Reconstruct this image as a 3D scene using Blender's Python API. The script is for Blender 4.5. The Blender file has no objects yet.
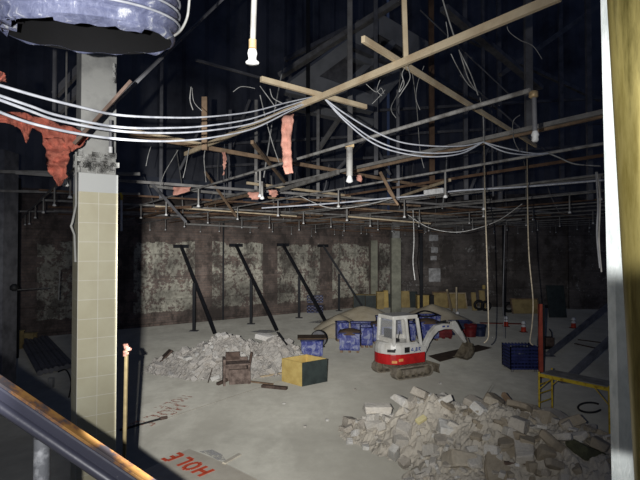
import bpy, bmesh, math, random
from mathutils import Vector, Matrix, noise
random.seed(7)
SC = bpy.context.scene
COL = SC.collection
V = Vector
PI = math.pi
f = 493.0
CZ = 4.8
PITCH = math.atan(10/493.0)
CAM = V((0, 0, CZ))
FW = V((0, math.cos(PITCH), math.sin(PITCH)))
UP = V((0, -math.sin(PITCH), math.cos(PITCH)))

def ray(px, py):
    return V((1, 0, 0))*((px-320)/f) + UP*((240-py)/f) + FW
def P(px, py, Y):
    r = ray(px, py); return CAM + r*(Y/r.y)
def F(px, py, z=0.0):
    r = ray(px, py); return CAM + r*((z-CZ)/r.z)
def HZ(px, py, h):            # point at height h above the eye
    r = ray(px, py); return CAM + r*(h/r.z)

# ------------------------------------------------------------------ materials
def L(r, g, b):               # srgb 0-255 -> linear
    return tuple(((c/255)/12.92 if c/255 <= .04045 else ((c/255+.055)/1.055)**2.4) for c in (r, g, b)) + (1,)
class NT:
    def __init__(s, name):
        s.m = bpy.data.materials.new(name); s.m.use_nodes = True
        s.t = s.m.node_tree; s.n = s.t.nodes; s.b = s.n['Principled BSDF']
        s.tc = s.n.new('ShaderNodeTexCoord')
    def link(s, a, b): s.t.links.new(a, b)
    def mapping(s, scale=(1,1,1), loc=(0,0,0), rot=(0,0,0), src='Object'):
        m = s.n.new('ShaderNodeMapping'); m.inputs['Scale'].default_value = scale
        m.inputs['Location'].default_value = loc; m.inputs['Rotation'].default_value = rot
        s.link(s.tc.outputs[src], m.inputs[0]); return m.outputs[0]
    def noise(s, scale, vec=None, detail=5, rough=.6, dist=0):
        n = s.n.new('ShaderNodeTexNoise'); n.inputs['Scale'].default_value = scale
        n.inputs['Detail'].default_value = detail; n.inputs['Roughness'].default_value = rough
        n.inputs['Distortion'].default_value = dist
        s.link(vec if vec is not None else s.tc.outputs['Object'], n.inputs['Vector']); return n.outputs['Fac']
    def ramp(s, fac, stops):
        r = s.n.new('ShaderNodeValToRGB'); e = r.color_ramp.elements
        while len(e) < len(stops): e.new(.5)
        for i, (p, c) in enumerate(stops):
            e[i].position = p; e[i].color = c if not isinstance(c, (int, float)) else (c, c, c, 1)
        s.link(fac, r.inputs[0]); return r.outputs[0]
    def mix(s, fac, a, b, mode='MIX'):
        m = s.n.new('ShaderNodeMixRGB'); m.blend_type = mode
        for i, x in ((0, fac), (1, a), (2, b)):
            if isinstance(x, (int, float)): m.inputs[i].default_value = x if i == 0 else (x, x, x, 1)
            elif isinstance(x, tuple): m.inputs[i].default_value = x
            else: s.link(x, m.inputs[i])
        return m.outputs[0]
    def math(s, op, a, b=0.0, c=0.0):
        m = s.n.new('ShaderNodeMath'); m.operation = op
        for i, x in ((0, a), (1, b), (2, c)):
            if isinstance(x, (int, float)): m.inputs[i].default_value = x
            else: s.link(x, m.inputs[i])
        return m.outputs[0]
    def sep(s, vec=None):
        m = s.n.new('ShaderNodeSeparateXYZ'); s.link(vec if vec is not None else s.tc.outputs['Object'], m.inputs[0]); return m.outputs
    def rnd(s):
        return s.n.new('ShaderNodeObjectInfo').outputs['Random']
    def out(s, col, rough=.8, metal=0.0, bump=None, bs=.3, bd=.02):
        if isinstance(col, tuple): s.b.inputs['Base Color'].default_value = col
        else: s.link(col, s.b.inputs['Base Color'])
        if isinstance(rough, (int, float)): s.b.inputs['Roughness'].default_value = rough
        else: s.link(rough, s.b.inputs['Roughness'])
        s.b.inputs['Metallic'].default_value = metal
        if bump is not None:
            n = s.n.new('ShaderNodeBump'); n.inputs['Strength'].default_value = bs; n.inputs['Distance'].default_value = bd
            s.link(bump, n.inputs['Height']); s.link(n.outputs[0], s.b.inputs['Normal'])
        return s.m
def worn(name, col, col2=None, scale=6, rough=.7, metal=0, lo=.4, hi=.7, bs=.2, bd=.01, stretch=(1,1,1)):
    t = NT(name); v = t.mapping(stretch)
    n = t.noise(scale, v)
    c2 = col2 or tuple(x*.55 for x in col[:3])+(1,)
    return t.out(t.ramp(n, [(lo, col), (hi, c2)]), rough, metal, t.noise(scale*5, v), bs, bd)
M = {}
# floor
t = NT('dusty_concrete'); n1 = t.noise(.22, None, 6, .65); n2 = t.noise(2.5, None, 8, .7); n3 = t.noise(.08, t.mapping((1, .35, 1), rot=(0, 0, .6)), 4, .6)
c = t.ramp(n1, [(.30, L(205,203,200)), (.50, L(222,220,216)), (.70, L(232,230,226))])
c = t.mix(.55, c, t.ramp(n2, [(.3, L(205,202,198)), (.65, L(250,248,244))]), 'MULTIPLY')
c = t.mix(t.ramp(n3, [(.50, 0.0), (.66, .55)]), c, L(160,155,148))
n4 = t.noise(.55, t.mapping((1, .5, 1), (7, 2, 0), (0, 0, -.5)), 7, .72)
c = t.mix(t.ramp(n4, [(.46, 0.0), (.60, .5)]), c, L(176,172,166))
c = t.mix(1.0, c, L(230,230,222), 'MULTIPLY')
M['floor'] = t.out(c, .9, 0, n2, .25, .02); t.b.inputs['Diffuse Roughness'].default_value = 1.0
# plaster and brick wall, local x along the wall, z up
def wallmat(name, brick1, brick2, plaster1, plaster2, bay, top, amount, gen=1.0):
    t = NT(name); xyz = t.sep()
    bv = t.n.new('ShaderNodeCombineXYZ'); t.link(xyz[0], bv.inputs[0]); t.link(xyz[2], bv.inputs[1])
    b = t.n.new('ShaderNodeTexBrick'); t.link(bv.outputs[0], b.inputs['Vector'])
    b.inputs['Color1'].default_value = brick1; b.inputs['Color2'].default_value = brick2; b.inputs['Mortar'].default_value = L(140,130,122)
    b.inputs['Scale'].default_value = 1; b.inputs['Brick Width'].default_value = .45; b.inputs['Row Height'].default_value = .16; b.inputs['Mortar Size'].default_value = .018
    big = t.noise(.32, None, 5, .65); mid = t.noise(.9, None, 9, .74, .3); fine = t.noise(5, None, 6, .7)
    brick = t.mix(.8, b.outputs['Color'], t.ramp(mid, [(.34, .30), (.6, 1.0)]), 'MULTIPLY')
    pp = t.math('PINGPONG', t.math('ADD', xyz[0], 1.2), bay)     # 0..bay
    inbay = t.math('GREATER_THAN', pp, bay*.24)
    zlo = t.math('GREATER_THAN', t.math('ADD', xyz[2], t.math('MULTIPLY', mid, 1.2)), 1.45)
    zhi = t.math('LESS_THAN', t.math('ADD', xyz[2], t.math('MULTIPLY', big, 2.0)), top)
    k = t.ramp(t.math('ADD', t.math('MULTIPLY', mid, .6), t.math('MULTIPLY', fine, .4)), [(amount, 1.0), (amount+.025, 0.0)])
    fac = t.math('MULTIPLY', t.math('MULTIPLY', inbay, k), t.math('MULTIPLY', zlo, zhi))
    pl = t.ramp(fine, [(.35, plaster1), (.65, plaster2)])
    c = t.mix(fac, brick, pl)
    c = t.mix(t.ramp(big, [(.42, 0.0), (.62, .75)]), c, L(70,64,62))
    soot = t.noise(.7, t.mapping((1, 1, .7), (3, 0, 5)), 8, .72)
    c = t.mix(t.ramp(soot, [(.50, 0.0), (.58, .72)]), c, L(72,66,62))
    hl = t.math('LESS_THAN', t.math('MODULO', t.math('ADD', xyz[2], 10.0), 1.45), .07)
    c = t.mix(t.math('MULTIPLY', hl, .28), c, L(40,36,34))
    return t.out(c, .92, 0, mid, .6, .08)
M['wall_l'] = wallmat('brick_with_flaking_plaster', L(168,146,134), L(150,134,126), L(230,226,208), L(186,182,166), 2.6, 6.2, .50)
M['wall_r'] = wallmat('dark_block_wall', L(146,138,134), L(126,120,117), L(184,180,176), L(146,142,140), 3.4, 7.0, .42)
M['black'] = worn('blackened_steel', L(34,36,42), L(20,21,25), 3, .7)
M['deck'] = worn('black_corrugated_sheet', L(128,130,138), L(70,72,80), .35, .7)
M['band'] = worn('pale_blue_grey_band', L(120,126,140), L(80,84,96), .8, .9)
M['whitewash'] = worn('whitewashed_patch', L(214,214,214), L(130,128,126), 2.5, .9)
M['olivewood'] = worn('dull_yellow_wood', L(150,134,96), L(112,98,68), 6, .85)
M['steel'] = worn('dull_grey_steel', L(160,158,156), L(112,108,104), 2.5, .6)
M['dsteel'] = worn('dark_dull_steel', L(136,136,140), L(92,92,97), 2.5, .6)
M['rust'] = worn('rusty_steel', L(128,100,78), L(84,62,48), 3, .8)
M['pipe'] = worn('dusty_grey_pipe', L(178,176,172), L(118,114,110), 5, .6, lo=.45, hi=.65)
M['pipe2'] = worn('soot_grey_pipe', L(158,156,152), L(112,108,104), 4, .65)
M['wood'] = worn('dusty_timber', L(224,206,174), L(184,160,128), 3, .85, stretch=(1,1,1))
M['wood2'] = worn('brown_timber', L(162,136,110), L(112,92,74), 4, .85)
M['stake'] = worn('pale_timber', L(214,200,172), L(176,158,126), 6, .8)
M['ply'] = worn('yellow_plywood', L(236,208,130), L(204,172,98), 2.5, .75, bs=.1)
M['plyd'] = worn('dim_yellow_plywood', L(206,182,124), L(150,128,84), 1.6, .8, bs=.1)
M['panel'] = worn('dark_green_black_panel', L(66,76,74), L(44,50,50), 2.5, .6)
M['white'] = worn('white_cable_sheath', L(225,228,236), L(180,184,196), 9, .5, bs=.05)
M['wire'] = worn('grey_wire', L(180,180,178), L(110,108,105), 9, .5)
M['rope'] = worn('pale_rope', L(150,140,122), L(116,106,92), 20, .9)
M['head'] = worn('white_sprinkler', L(245,245,245), L(200,200,198), 12, .45)
M['cast'] = worn('brass_escutcheon', L(220,195,150), L(170,140,100), 12, .45, .3)
M['net'] = worn('salmon_netting', L(192,112,94), L(152,78,64), 14, .95, bs=.6, bd=.02)
M['netp'] = worn('pale_salmon_sheet', L(206,152,136), L(172,118,102), 10, .9, bs=.5)
M['conc'] = worn('bare_concrete', L(178,178,174), L(140,140,138), 5, .9, bs=.4)
M['rough'] = worn('broken_mortar', L(228,228,224), L(140,138,134), 16, .95, bs=1, bd=.03)
M['graysteel'] = worn('galvanised_post', L(232,238,238), L(200,208,208), 26, .55, .1, stretch=(1,1,.6))
t = NT('brass_coloured_pipe'); n = t.noise(18, t.mapping((1,1,.12)), 6, .7)
M['gold'] = t.out(t.ramp(n, [(.35, L(120,108,56)), (.5, L(150,138,84)), (.68, L(92,84,44))]), .3, .55, n, .1, .003)
t = NT('glazed_tile'); xyz = t.sep()
bv = t.n.new('ShaderNodeCombineXYZ'); t.link(t.math('ADD', xyz[0], xyz[1]), bv.inputs[0]); t.link(xyz[2], bv.inputs[1])
b = t.n.new('ShaderNodeTexBrick'); b.offset = 0; t.link(bv.outputs[0], b.inputs['Vector'])
b.inputs['Scale'].default_value = 1; b.inputs['Brick Width'].default_value = .145; b.inputs['Row Height'].default_value = .152; b.inputs['Mortar Size'].default_value = .0025
b.inputs['Color1'].default_value = L(216,211,184); b.inputs['Color2'].default_value = L(220,216,192); b.inputs['Mortar'].default_value = L(240,238,228)
n = t.noise(2.2, None, 6, .6)
c = t.mix(.7, b.outputs['Color'], t.ramp(n, [(.3, L(214,206,190)), (.7, L(250,250,246))]), 'MULTIPLY')
c = t.mix(t.ramp(xyz[2], [(0, 0.0), (1, 1.0)]) if False else t.math('GREATER_THAN', xyz[2], 5.26), c, L(208,210,208))
M['tile'] = t.out(c, .5, 0, b.outputs['Fac'], -.3, .004)
t = NT('dusty_blue_duct_sheet'); n = t.noise(15, t.mapping((1,1,.45)), 8, .74, .4); n2 = t.noise(2.5)
c = t.ramp(n, [(.40, L(112,118,152)), (.56, L(146,152,186)), (.63, L(236,238,246))])
M['duct'] = t.out(c, .35, 0, n, .6, .02)
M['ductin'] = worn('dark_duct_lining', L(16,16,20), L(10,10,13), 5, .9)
# rubble
def rockmat(name, cols, dust):
    t = NT(name); r = t.rnd(); n = t.noise(4, None, 8, .7); n2 = t.noise(1.2)
    c = t.ramp(r, [(i/(len(cols)-1) if len(cols) > 1 else 0, x) for i, x in enumerate(cols)])
    c = t.mix(.6, c, t.ramp(n, [(.3, .55), (.6, 1.0)]), 'MULTIPLY')
    c = t.mix(t.ramp(n2, [(.45, 0.0), (.65, .6)]), c, dust)
    return t.out(c, .95, 0, n, .8, .04)
M['rock'] = rockmat('broken_concrete', [L(240,238,232), L(206,200,190), L(226,220,210), L(186,176,162), L(245,243,238)], L(206,198,184))
M['rockb'] = rockmat('brown_rubble', [L(186,174,154), L(160,148,130), L(198,188,170)], L(166,152,132))
M['rockw'] = rockmat('pale_plaster_rubble', [L(240,238,232), L(220,214,206), L(232,226,218), L(204,196,186), L(246,244,240)], L(226,220,212))
M['fine'] = rockmat('fine_rubble', [L(196,188,174), L(196,188,174)], L(214,206,192))
M['finew'] = rockmat('fine_pale_rubble', [L(196,190,182), L(196,190,182)], L(222,218,210))
M['sand'] = worn('tan_sand', L(240,226,196), L(214,198,166), 1.2, .97, bs=.5, bd=.05)
M['soil'] = worn('brown_soil', L(112,92,74), L(82,66,52), 3, .97, bs=.6, bd=.03)
M['green'] = worn('mossy_dark_stone', L(92,94,72), L(66,66,52), 3, .95, bs=.6, bd=.03)
M['brickp'] = worn('yellow_cream_block', L(236,224,170), L(214,200,150), 6, .8)
t = NT('blue_woven_plastic'); n = t.noise(4.5, t.mapping((1,1,.6)), 6, .75, 1.0)
M['blue'] = t.out(t.ramp(n, [(.42, L(58,66,140)), (.50, L(84,94,172)), (.57, L(158,164,196))]), .45, 0, n, .4, .03)
M['bluep'] = worn('blue_plastic', L(56,64,120), L(36,42,82), 3, .4)
M['navy'] = worn('navy_plastic', L(52,64,96), L(34,40,64), 4, .4)
M['red'] = worn('red_plastic', L(136,46,48), L(92,30,32), 3, .4)
M['paintred'] = worn('red_machine_paint', L(214,40,42), L(176,32,34), 3, .35)
M['paintw'] = worn('white_machine_paint', L(236,234,228), L(204,200,190), 2.5, .35, bs=.05)
M['rubber'] = worn('dusty_rubber_track', L(158,148,132), L(112,102,90), 6, .9)
M['dark'] = worn('dark_machine_part', L(44,44,46), L(28,28,30), 6, .6)
M['glass'] = None
t = NT('cab_glass'); t.b.inputs['Alpha'].default_value = .12
M['glass'] = t.out((.93,.95,.96,1), .02)
M['bucket'] = worn('muddy_steel', L(140,130,112), L(94,84,70), 6, .8)
M['redb'] = worn('red_painted_board', L(196,92,70), L(160,66,52), 4, .7)
M['orange'] = worn('orange_plastic', L(226,78,52), L(190,58,40), 5, .5)
M['yellow'] = worn('yellow_scaffold_paint', L(226,196,60), L(176,140,44), 7, .5, lo=.5, hi=.62)
M['plank'] = worn('grey_plank', L(176,170,158), L(128,122,112), 4, .85)
t = NT('reflective_collar'); M['refl'] = t.out((1,1,1,1), .3, 0.0)
t = NT('spray_paint'); n = t.noise(9, None, 6, .7)
t.link(t.ramp(n, [(.56, 1.0), (.80, 0.35)]), t.b.inputs['Alpha']); M['spray'] = t.out(L(255,104,70), .85)
t = NT('faded_spray_paint'); n = t.noise(7, None, 6, .7)
t.link(t.ramp(n, [(.36, .55), (.54, 0.0)]), t.b.inputs['Alpha']); M['spray2'] = t.out(L(244,138,106), .9)
t = NT('white_dust'); n = t.noise(5, None, 8, .75)
t.link(t.ramp(n, [(.40, .9), (.60, 0.0)]), t.b.inputs['Alpha']); M['dust'] = t.out(L(235,233,230), .95)
M['patch'] = worn('floor_board', L(240,232,214), L(222,212,194), 2.5, .9)
t = NT('rail_black'); n = t.noise(3.5, t.mapping((1,1,1)), 8, .75, .6); n2 = t.noise(12)
c = t.ramp(n, [(.56, L(46,47,60)), (.64, L(66,68,84))])
c = t.mix(t.ramp(n2, [(.66, 0.0), (.70, .8)]), c, L(196,196,200))
M['rail'] = t.out(c, .45, .1, n2, .1)
t = NT('rail_top_orange'); n = t.noise(5, None, 8, .7)
M['railo'] = t.out(t.ramp(n, [(.44, L(124,90,46)), (.50, L(96,66,42)), (.55, L(54,50,54))]), .6)
M['balu'] = worn('chipped_grey_paint', L(92,94,100), L(150,152,158), 9, .7, lo=.5, hi=.6)
M['soffit'] = worn('grey_soffit_plaster', L(176,178,182), L(124,126,130), .6, .95, bs=.4)
M['broken'] = worn('charred_timber_block', L(150,132,122), L(84,70,64), 5, .9, bs=.8, bd=.04)
M['darkbrown'] = worn('weathered_brown_wood', L(110,92,82), L(70,56,50), 6, .9, bs=.5)
M['amber'] = worn('amber_lamp_lens', L(255,190,120), L(240,150,80), 6, .3)
M['letter'] = worn('blue_lettering', L(80,96,160), L(60,74,140), 6, .6)
M['palecol'] = worn('pale_far_column', L(168,168,150), L(120,120,108), 1.5, .9)

# ------------------------------------------------------------------ mesh builder
class MB:
    def __init__(s): s.v = []; s.f = []; s.mi = []; s.sm = []
    def add(s, vs, fs, smooth=False, mi=0):
        o = len(s.v); s.v += [V(x) for x in vs]
        for q in fs: s.f.append([o+i for i in q]); s.mi.append(mi); s.sm.append(smooth)
        return s
    def box(s, c, size, ax=None, mi=0):   # centre, full size, optional 3 axes
        ax = ax or (V((1,0,0)), V((0,1,0)), V((0,0,1))); c = V(c)
        vs = [c + ax[0]*(sx*size[0]/2) + ax[1]*(sy*size[1]/2) + ax[2]*(sz*size[2]/2) for sz in (-1,1) for sy in (-1,1) for sx in (-1,1)]
        return s.add(vs, [(0,2,3,1),(4,5,7,6),(0,1,5,4),(2,6,7,3),(0,4,6,2),(1,3,7,5)], mi=mi)
    def bar(s, a, b, w, h=None, up=V((0,0,1)), mi=0):
        a, b = V(a), V(b); d = (b-a); l = d.length; d.normalize()
        if abs(d.dot(up)) > .98: up = V((0,1,0))
        r = d.cross(up).normalized(); u = r.cross(d)
        return s.box((a+b)/2, (l, w, h or w), (d, r, u), mi)
    def tube(s, pts, r, n=8, caps=True, mi=0, smooth=True):
        pts = [V(p) for p in pts]; k = len(pts); rs = r if isinstance(r, (list, tuple)) else [r]*k
        prev = None; rings = []
        for i, p in enumerate(pts):
            d = (pts[min(i+1,k-1)] - pts[max(i-1,0)])
            if d.length < 1e-9: d = V((0,0,1))
            d.normalize()
            if prev is None:
                a = V((0,0,1)) if abs(d.z) < .9 else V((0,1,0)); x = d.cross(a).normalized()
            else:
                x = (prev - d*prev.dot(d)); x = x.normalized() if x.length > 1e-6 else d.orthogonal().normalized()
            prev = x; y = d.cross(x)
            rings.append([p + (x*math.cos(2*PI*j/n) + y*math.sin(2*PI*j/n))*rs[i] for j in range(n)])
        vs = [q for rg in rings for q in rg]
        fs = [(i*n+j, i*n+(j+1)%n, (i+1)*n+(j+1)%n, (i+1)*n+j) for i in range(k-1) for j in range(n)]
        s.add(vs, fs, smooth, mi)
        if caps: s.add(rings[0], [tuple(range(n))[::-1]], False, mi); s.add(rings[-1], [tuple(range(n))], False, mi)
        return s
    def lathe(s, base, prof, n=16, axis=V((0,0,1)), mi=0, caps=True):   # prof: (r, h)
        base = V(base); axis = V(axis).normalized()
        x = axis.orthogonal().normalized(); y = axis.cross(x); rings = []
        for r, h in prof: rings.append([base + axis*h + (x*math.cos(2*PI*j/n)+y*math.sin(2*PI*j/n))*max(r,1e-4) for j in range(n)])
        vs = [q for g in rings for q in g]; k = len(prof)
        s.add(vs, [(i*n+j, i*n+(j+1)%n, (i+1)*n+(j+1)%n, (i+1)*n+j) for i in range(k-1) for j in range(n)], True, mi)
        if caps: s.add(rings[0], [tuple(range(n))[::-1]], False, mi); s.add(rings[-1], [tuple(range(n))], False, mi)
        return s
    def prism(s, poly, d, mi=0):    # planar polygon extruded by d
        poly = [V(p) for p in poly]; n = len(poly); d = V(d)
        return s.add(poly + [p+d for p in poly], [tuple(range(n)), tuple(range(n, 2*n))[::-1]] + [(i, (i+1)%n+0, n+(i+1)%n, n+i) for i in range(n)], mi=mi)
    def build(s, name, mat, parent=None, origin=None, bevel=0):
        me = bpy.data.meshes.new(name)
        if parent is not None: o0 = WORLD(parent)
        elif origin is not None: o0 = V(origin)
        else:
            xs = [p.x for p in s.v]; ys = [p.y for p in s.v]; zs = [p.z for p in s.v]
            o0 = V(((min(xs)+max(xs))/2, (min(ys)+max(ys))/2, min(zs)))
        me.from_pydata([p-o0 for p in s.v], [], s.f)
        mats = mat if isinstance(mat, (list, tuple)) else [mat]
        for m in mats: me.materials.append(m)
        for i, p in enumerate(me.polygons): p.material_index = s.mi[i]; p.use_smooth = s.sm[i]
        bm = bmesh.new(); bm.from_mesh(me); bmesh.ops.recalc_face_normals(bm, faces=bm.faces)
        if bevel: bmesh.ops.bevel(bm, geom=[e for e in bm.edges], offset=bevel, segments=2, affect='EDGES', profile=.6)
        bm.to_mesh(me); bm.free()
        o = bpy.data.objects.new(name, me); COL.objects.link(o)
        if parent is not None: o.parent = parent; o['w0'] = list(o0)
        else: o.location = o0
        return o
def WORLD(o):
    p = V(o.location)
    while o.parent: o = o.parent; p += V(o.location)
    return p
def tag(o, label, cat, group=None):
    o['label'] = label; o['category'] = cat
    if group: o['group'] = group
    return o
def struct(o): o['kind'] = 'structure'; return o
def thing(name, loc, label, cat, group=None):
    o = bpy.data.objects.new(name, None); COL.objects.link(o); o.location = loc; o.empty_display_size = .1
    return tag(o, label, cat, group)
def copy_tree(o, parent=None):
    c = o.copy(); COL.objects.link(c)
    if parent: c.parent = parent
    for ch in list(o.children): copy_tree(ch, c)
    return c
def smooth_path(pts, n=6):
    pts = [V(p) for p in pts]; out = []
    for i in range(len(pts)-1):
        p0 = pts[max(i-1,0)]; p1 = pts[i]; p2 = pts[i+1]; p3 = pts[min(i+2,len(pts)-1)]
        for k in range(n):
            u = k/n
            out.append(.5*((2*p1) + (p2-p0)*u + (2*p0-5*p1+4*p2-p3)*u*u + (3*p1-p0-3*p2+p3)*u**3))
    return out + [pts[-1]]

# ------------------------------------------------------------------ camera and the one lamp
cam = bpy.data.cameras.new('camera'); co = bpy.data.objects.new('camera', cam); COL.objects.link(co)
co.location = CAM; co.rotation_euler = (PI/2+PITCH, 0, 0); cam.sensor_width = 36; cam.lens = f/640*36; cam.clip_start = .05; cam.clip_end = 300
SC.camera = co
w = bpy.data.worlds.new('night'); SC.world = w; w.use_nodes = True
w.node_tree.nodes['Background'].inputs[0].default_value = (.35, .5, 1, 1); w.node_tree.nodes['Background'].inputs[1].default_value = .035
SC.view_settings.view_transform = 'Standard'; SC.view_settings.look = 'None'; SC.view_settings.gamma = 1; SC.view_settings.exposure = 0.0
try: SC.view_settings.use_curve_mapping = False
except Exception: pass

def torch():
    ld = bpy.data.lights.new('flashlight', 'POINT'); ld.energy = 1.0; ld.shadow_soft_size = .012
    lo = bpy.data.objects.new('flashlight', ld); COL.objects.link(lo); lo.location = V((-.225, 0, CZ+.06))
    ld.use_nodes = True; nt = ld.node_tree; em = nt.nodes['Emission']
    def mth(op, a, b=0.0, c=0.0):
        m = nt.nodes.new('ShaderNodeMath'); m.operation = op
        for i, x in ((0, a), (1, b), (2, c)):
            if isinstance(x, (int, float)): m.inputs[i].default_value = x
            else: nt.links.new(x, m.inputs[i])
        return m.outputs[0]
    tc = nt.nodes.new('ShaderNodeTexCoord'); sp = nt.nodes.new('ShaderNodeSeparateXYZ'); nt.links.new(tc.outputs['Normal'], sp.inputs[0])
    az = mth('ARCTAN2', sp.outputs[0], sp.outputs[1]); el = mth('ARCSINE', sp.outputs[2])
    deg = PI/180
    def curve(x, pts, lo_, hi_, mx):     # piecewise linear profile of the beam, angles in degrees
        mr = nt.nodes.new('ShaderNodeMapRange'); nt.links.new(x, mr.inputs[0]); mr.inputs[1].default_value = lo_*deg; mr.inputs[2].default_value = hi_*deg
        r = nt.nodes.new('ShaderNodeValToRGB'); e = r.color_ramp.elements
        while len(e) < len(pts): e.new(.5)
        for k, (p_, v_) in enumerate(pts): q = v_/mx; e[k].position = (p_-lo_)/(hi_-lo_); e[k].color = (q, q, q, 1)
        nt.links.new(mr.outputs[0], r.inputs[0]); return mth('MULTIPLY', r.outputs[0], mx)
    beam = mth('MULTIPLY', curve(el, BEAM_EL, -90, 90, 24000), curve(az, BEAM_AZ, -60, 60, 1))
    # the stair rail's side of the beam is cut off
    cut = mth('ADD', el, mth('MULTIPLY', mth('ADD', az, 28.3*deg), .745))
    mr = nt.nodes.new('ShaderNodeMapRange'); nt.links.new(cut, mr.inputs[0]); mr.inputs[1].default_value = -14.3*deg; mr.inputs[2].default_value = -13.7*deg
    beam = mth('MULTIPLY', beam, mr.outputs[0])
    def sstep(x, a, b):
        m = nt.nodes.new('ShaderNodeMapRange'); m.interpolation_type = 'SMOOTHSTEP'; nt.links.new(x, m.inputs[0])
        m.inputs[1].default_value = a*deg; m.inputs[2].default_value = b*deg; return m.outputs[0]
    beam = mth('MULTIPLY', beam, mth('SUBTRACT', 1.0, mth('MULTIPLY', sstep(el, 16.5, 19.0), sstep(az, -8.5, -11.0))))
    beam = mth('ADD', beam, mth('MULTIPLY', curve(el, LEFT_EL, -90, 90, 24000), curve(az, LEFT_AZ, -60, 60, 1)))
    side = mth('MULTIPLY', curve(el, SPILL_EL, -90, 90, 24000), curve(az, SPILL_AZ, -90, 90, 1))
    tot = mth('ADD', beam, side)
    # added mask: shade on the right edge post and pipe put into the beam
    sm = lambda x, lo_, hi_: mth('SMOOTHSTEP', x, lo_, hi_) if False else ss(x, lo_, hi_)
    def ss(x, a, b):
        m = nt.nodes.new('ShaderNodeMapRange'); m.interpolation_type = 'SMOOTHSTEP'; nt.links.new(x, m.inputs[0])
        m.inputs[1].default_value = a; m.inputs[2].default_value = b; return m.outputs[0]
    shade = mth('MULTIPLY', ss(az, 34.5*deg, 36.0*deg), mth('MULTIPLY', ss(el, -3.2*deg, -5.4*deg), ss(el, -20.2*deg, -19.4*deg)))
    shade = mth('MAXIMUM', shade, mth('MULTIPLY', ss(az, 39.0*deg, 39.5*deg), ss(el, -2.5*deg, -5.4*deg)))
    shade = mth('MULTIPLY', shade, 1.0)
    tot = mth('MULTIPLY', tot, mth('SUBTRACT', 1.0, mth('MULTIPLY', shade, .95)))
    nt.links.new(tot, em.inputs['Strength']); em.inputs['Color'].default_value = (1, .99, .96, 1)
BEAM_EL = [(-60, 800), (-26, 3500), (-21, 4600), (-18, 7300), (-14, 9000), (-11, 10500), (-8, 13500), (-5, 18500), (-3, 24000), (0, 19000), (3, 12000), (6, 5500), (10, 2700), (16, 1500), (24, 1000), (40, 600), (60, 0)]
BEAM_AZ = [(-19.5, 0), (-18.9, .88), (-12, .95), (-3, 1), (2, 1), (8, .85), (15, .5), (20, .3), (26, .13), (31, .06), (34, 0)]
SPILL_EL = [(-60, 80), (-22, 230), (-12, 420), (8, 520), (14, 620), (19, 420), (22, 330), (30, 260), (60, 40)]
SPILL_AZ = [(-60, 1), (-11, 1), (-9.5, .12), (30, .12), (34.5, .15), (36.5, .46), (38.8, .46), (39.6, .36), (60, .36)]
LEFT_EL = [(-20, 100), (-12, 700), (-3, 1900), (2, 1700), (5, 600), (9, 0)]
LEFT_AZ = [(-58, 1), (-28, 1), (-25.5, 0)]
torch()

# ------------------------------------------------------------------ setting
D = V((-.559, .829, 0)); N = V((.829, .559, 0)); Z = V((0, 0, 1))
fl = MB().box((4, 24, -.15), (90, 84, .3)).build('floor', M['floor']); struct(fl)
W0 = V((-11, 30.7, 0)); WD = V((math.sin(math.radians(53)), math.cos(math.radians(53)), 0)); WN = V((-WD.y, WD.x, 0))
def wall(name, p0, d, l0, l1, h0, h1, mat, th=.4, off=0.0):
    n = V((-d.y, d.x, 0))
    m = MB().box((( l0+l1)/2, th/2+off, (h0+h1)/2), (l1-l0, th, h1-h0))
    o = m.build(name, mat, origin=(0,0,0)); o.location = p0; o.rotation_euler = (0, 0, math.atan2(d.y, d.x)); return struct(o)
corner_t = 21.5
CORN = W0 + WD*corner_t
wall('wall_left', W0, WD, -40, corner_t, 0, 8.2, M['wall_l'])
RD = V((22.0, -5.0, 0)).normalized()
wall('wall_back', CORN, RD, 0, 45, 0, 9.5, M['wall_r'])
# upper walls of black corrugated sheet, built as ribbed faces
def ribbed(name, p0, d, l0, l1, z0, z1, mat, pitch=.9, dep=.25):
    n = V((-d.y, d.x, 0)); m = MB(); pts = []; x = l0; k = 0
    while x < l1:
        pts.append(p0 + d*x + n*(dep if k % 4 in (0, 3) else 0)); x += pitch*(.25 if k % 2 else .25); k += 1
    a = [p+Z*z0 for p in pts]; b = [p+Z*z1 for p in pts]; c = len(pts)
    m.add(a+b, [(i, i+1, c+i+1, c+i) for i in range(c-1)])
    bk = [pts[0]+n*.6, pts[-1]+n*.6]
    m.add([bk[0]+Z*z0, bk[1]+Z*z0, bk[1]+Z*z1, bk[0]+Z*z1], [(0,1,2,3)])
    return struct(m.build(name, mat))
ribbed('wall_left_upper', W0, WD, -40, corner_t, 8.2, 34, M['deck'], 1.6)
ribbed('wall_back_upper', CORN, RD, 0, 45, 9.5, 34, M['deck'], 1.6)
wall('trim_1', W0, WD, -2, 13, 8.05, 9.4, M['band'], .12, -.14)
# pilasters of the back wall
for k, (x, wd) in enumerate([(4.5, .9), (9.5, .8), (14.5, .9), (20, .9)]):
    wall('trim_%d' % (k+2), CORN, RD, x, x+wd, 0, 9.0, M['wall_r'], .35, -.32)

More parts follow.
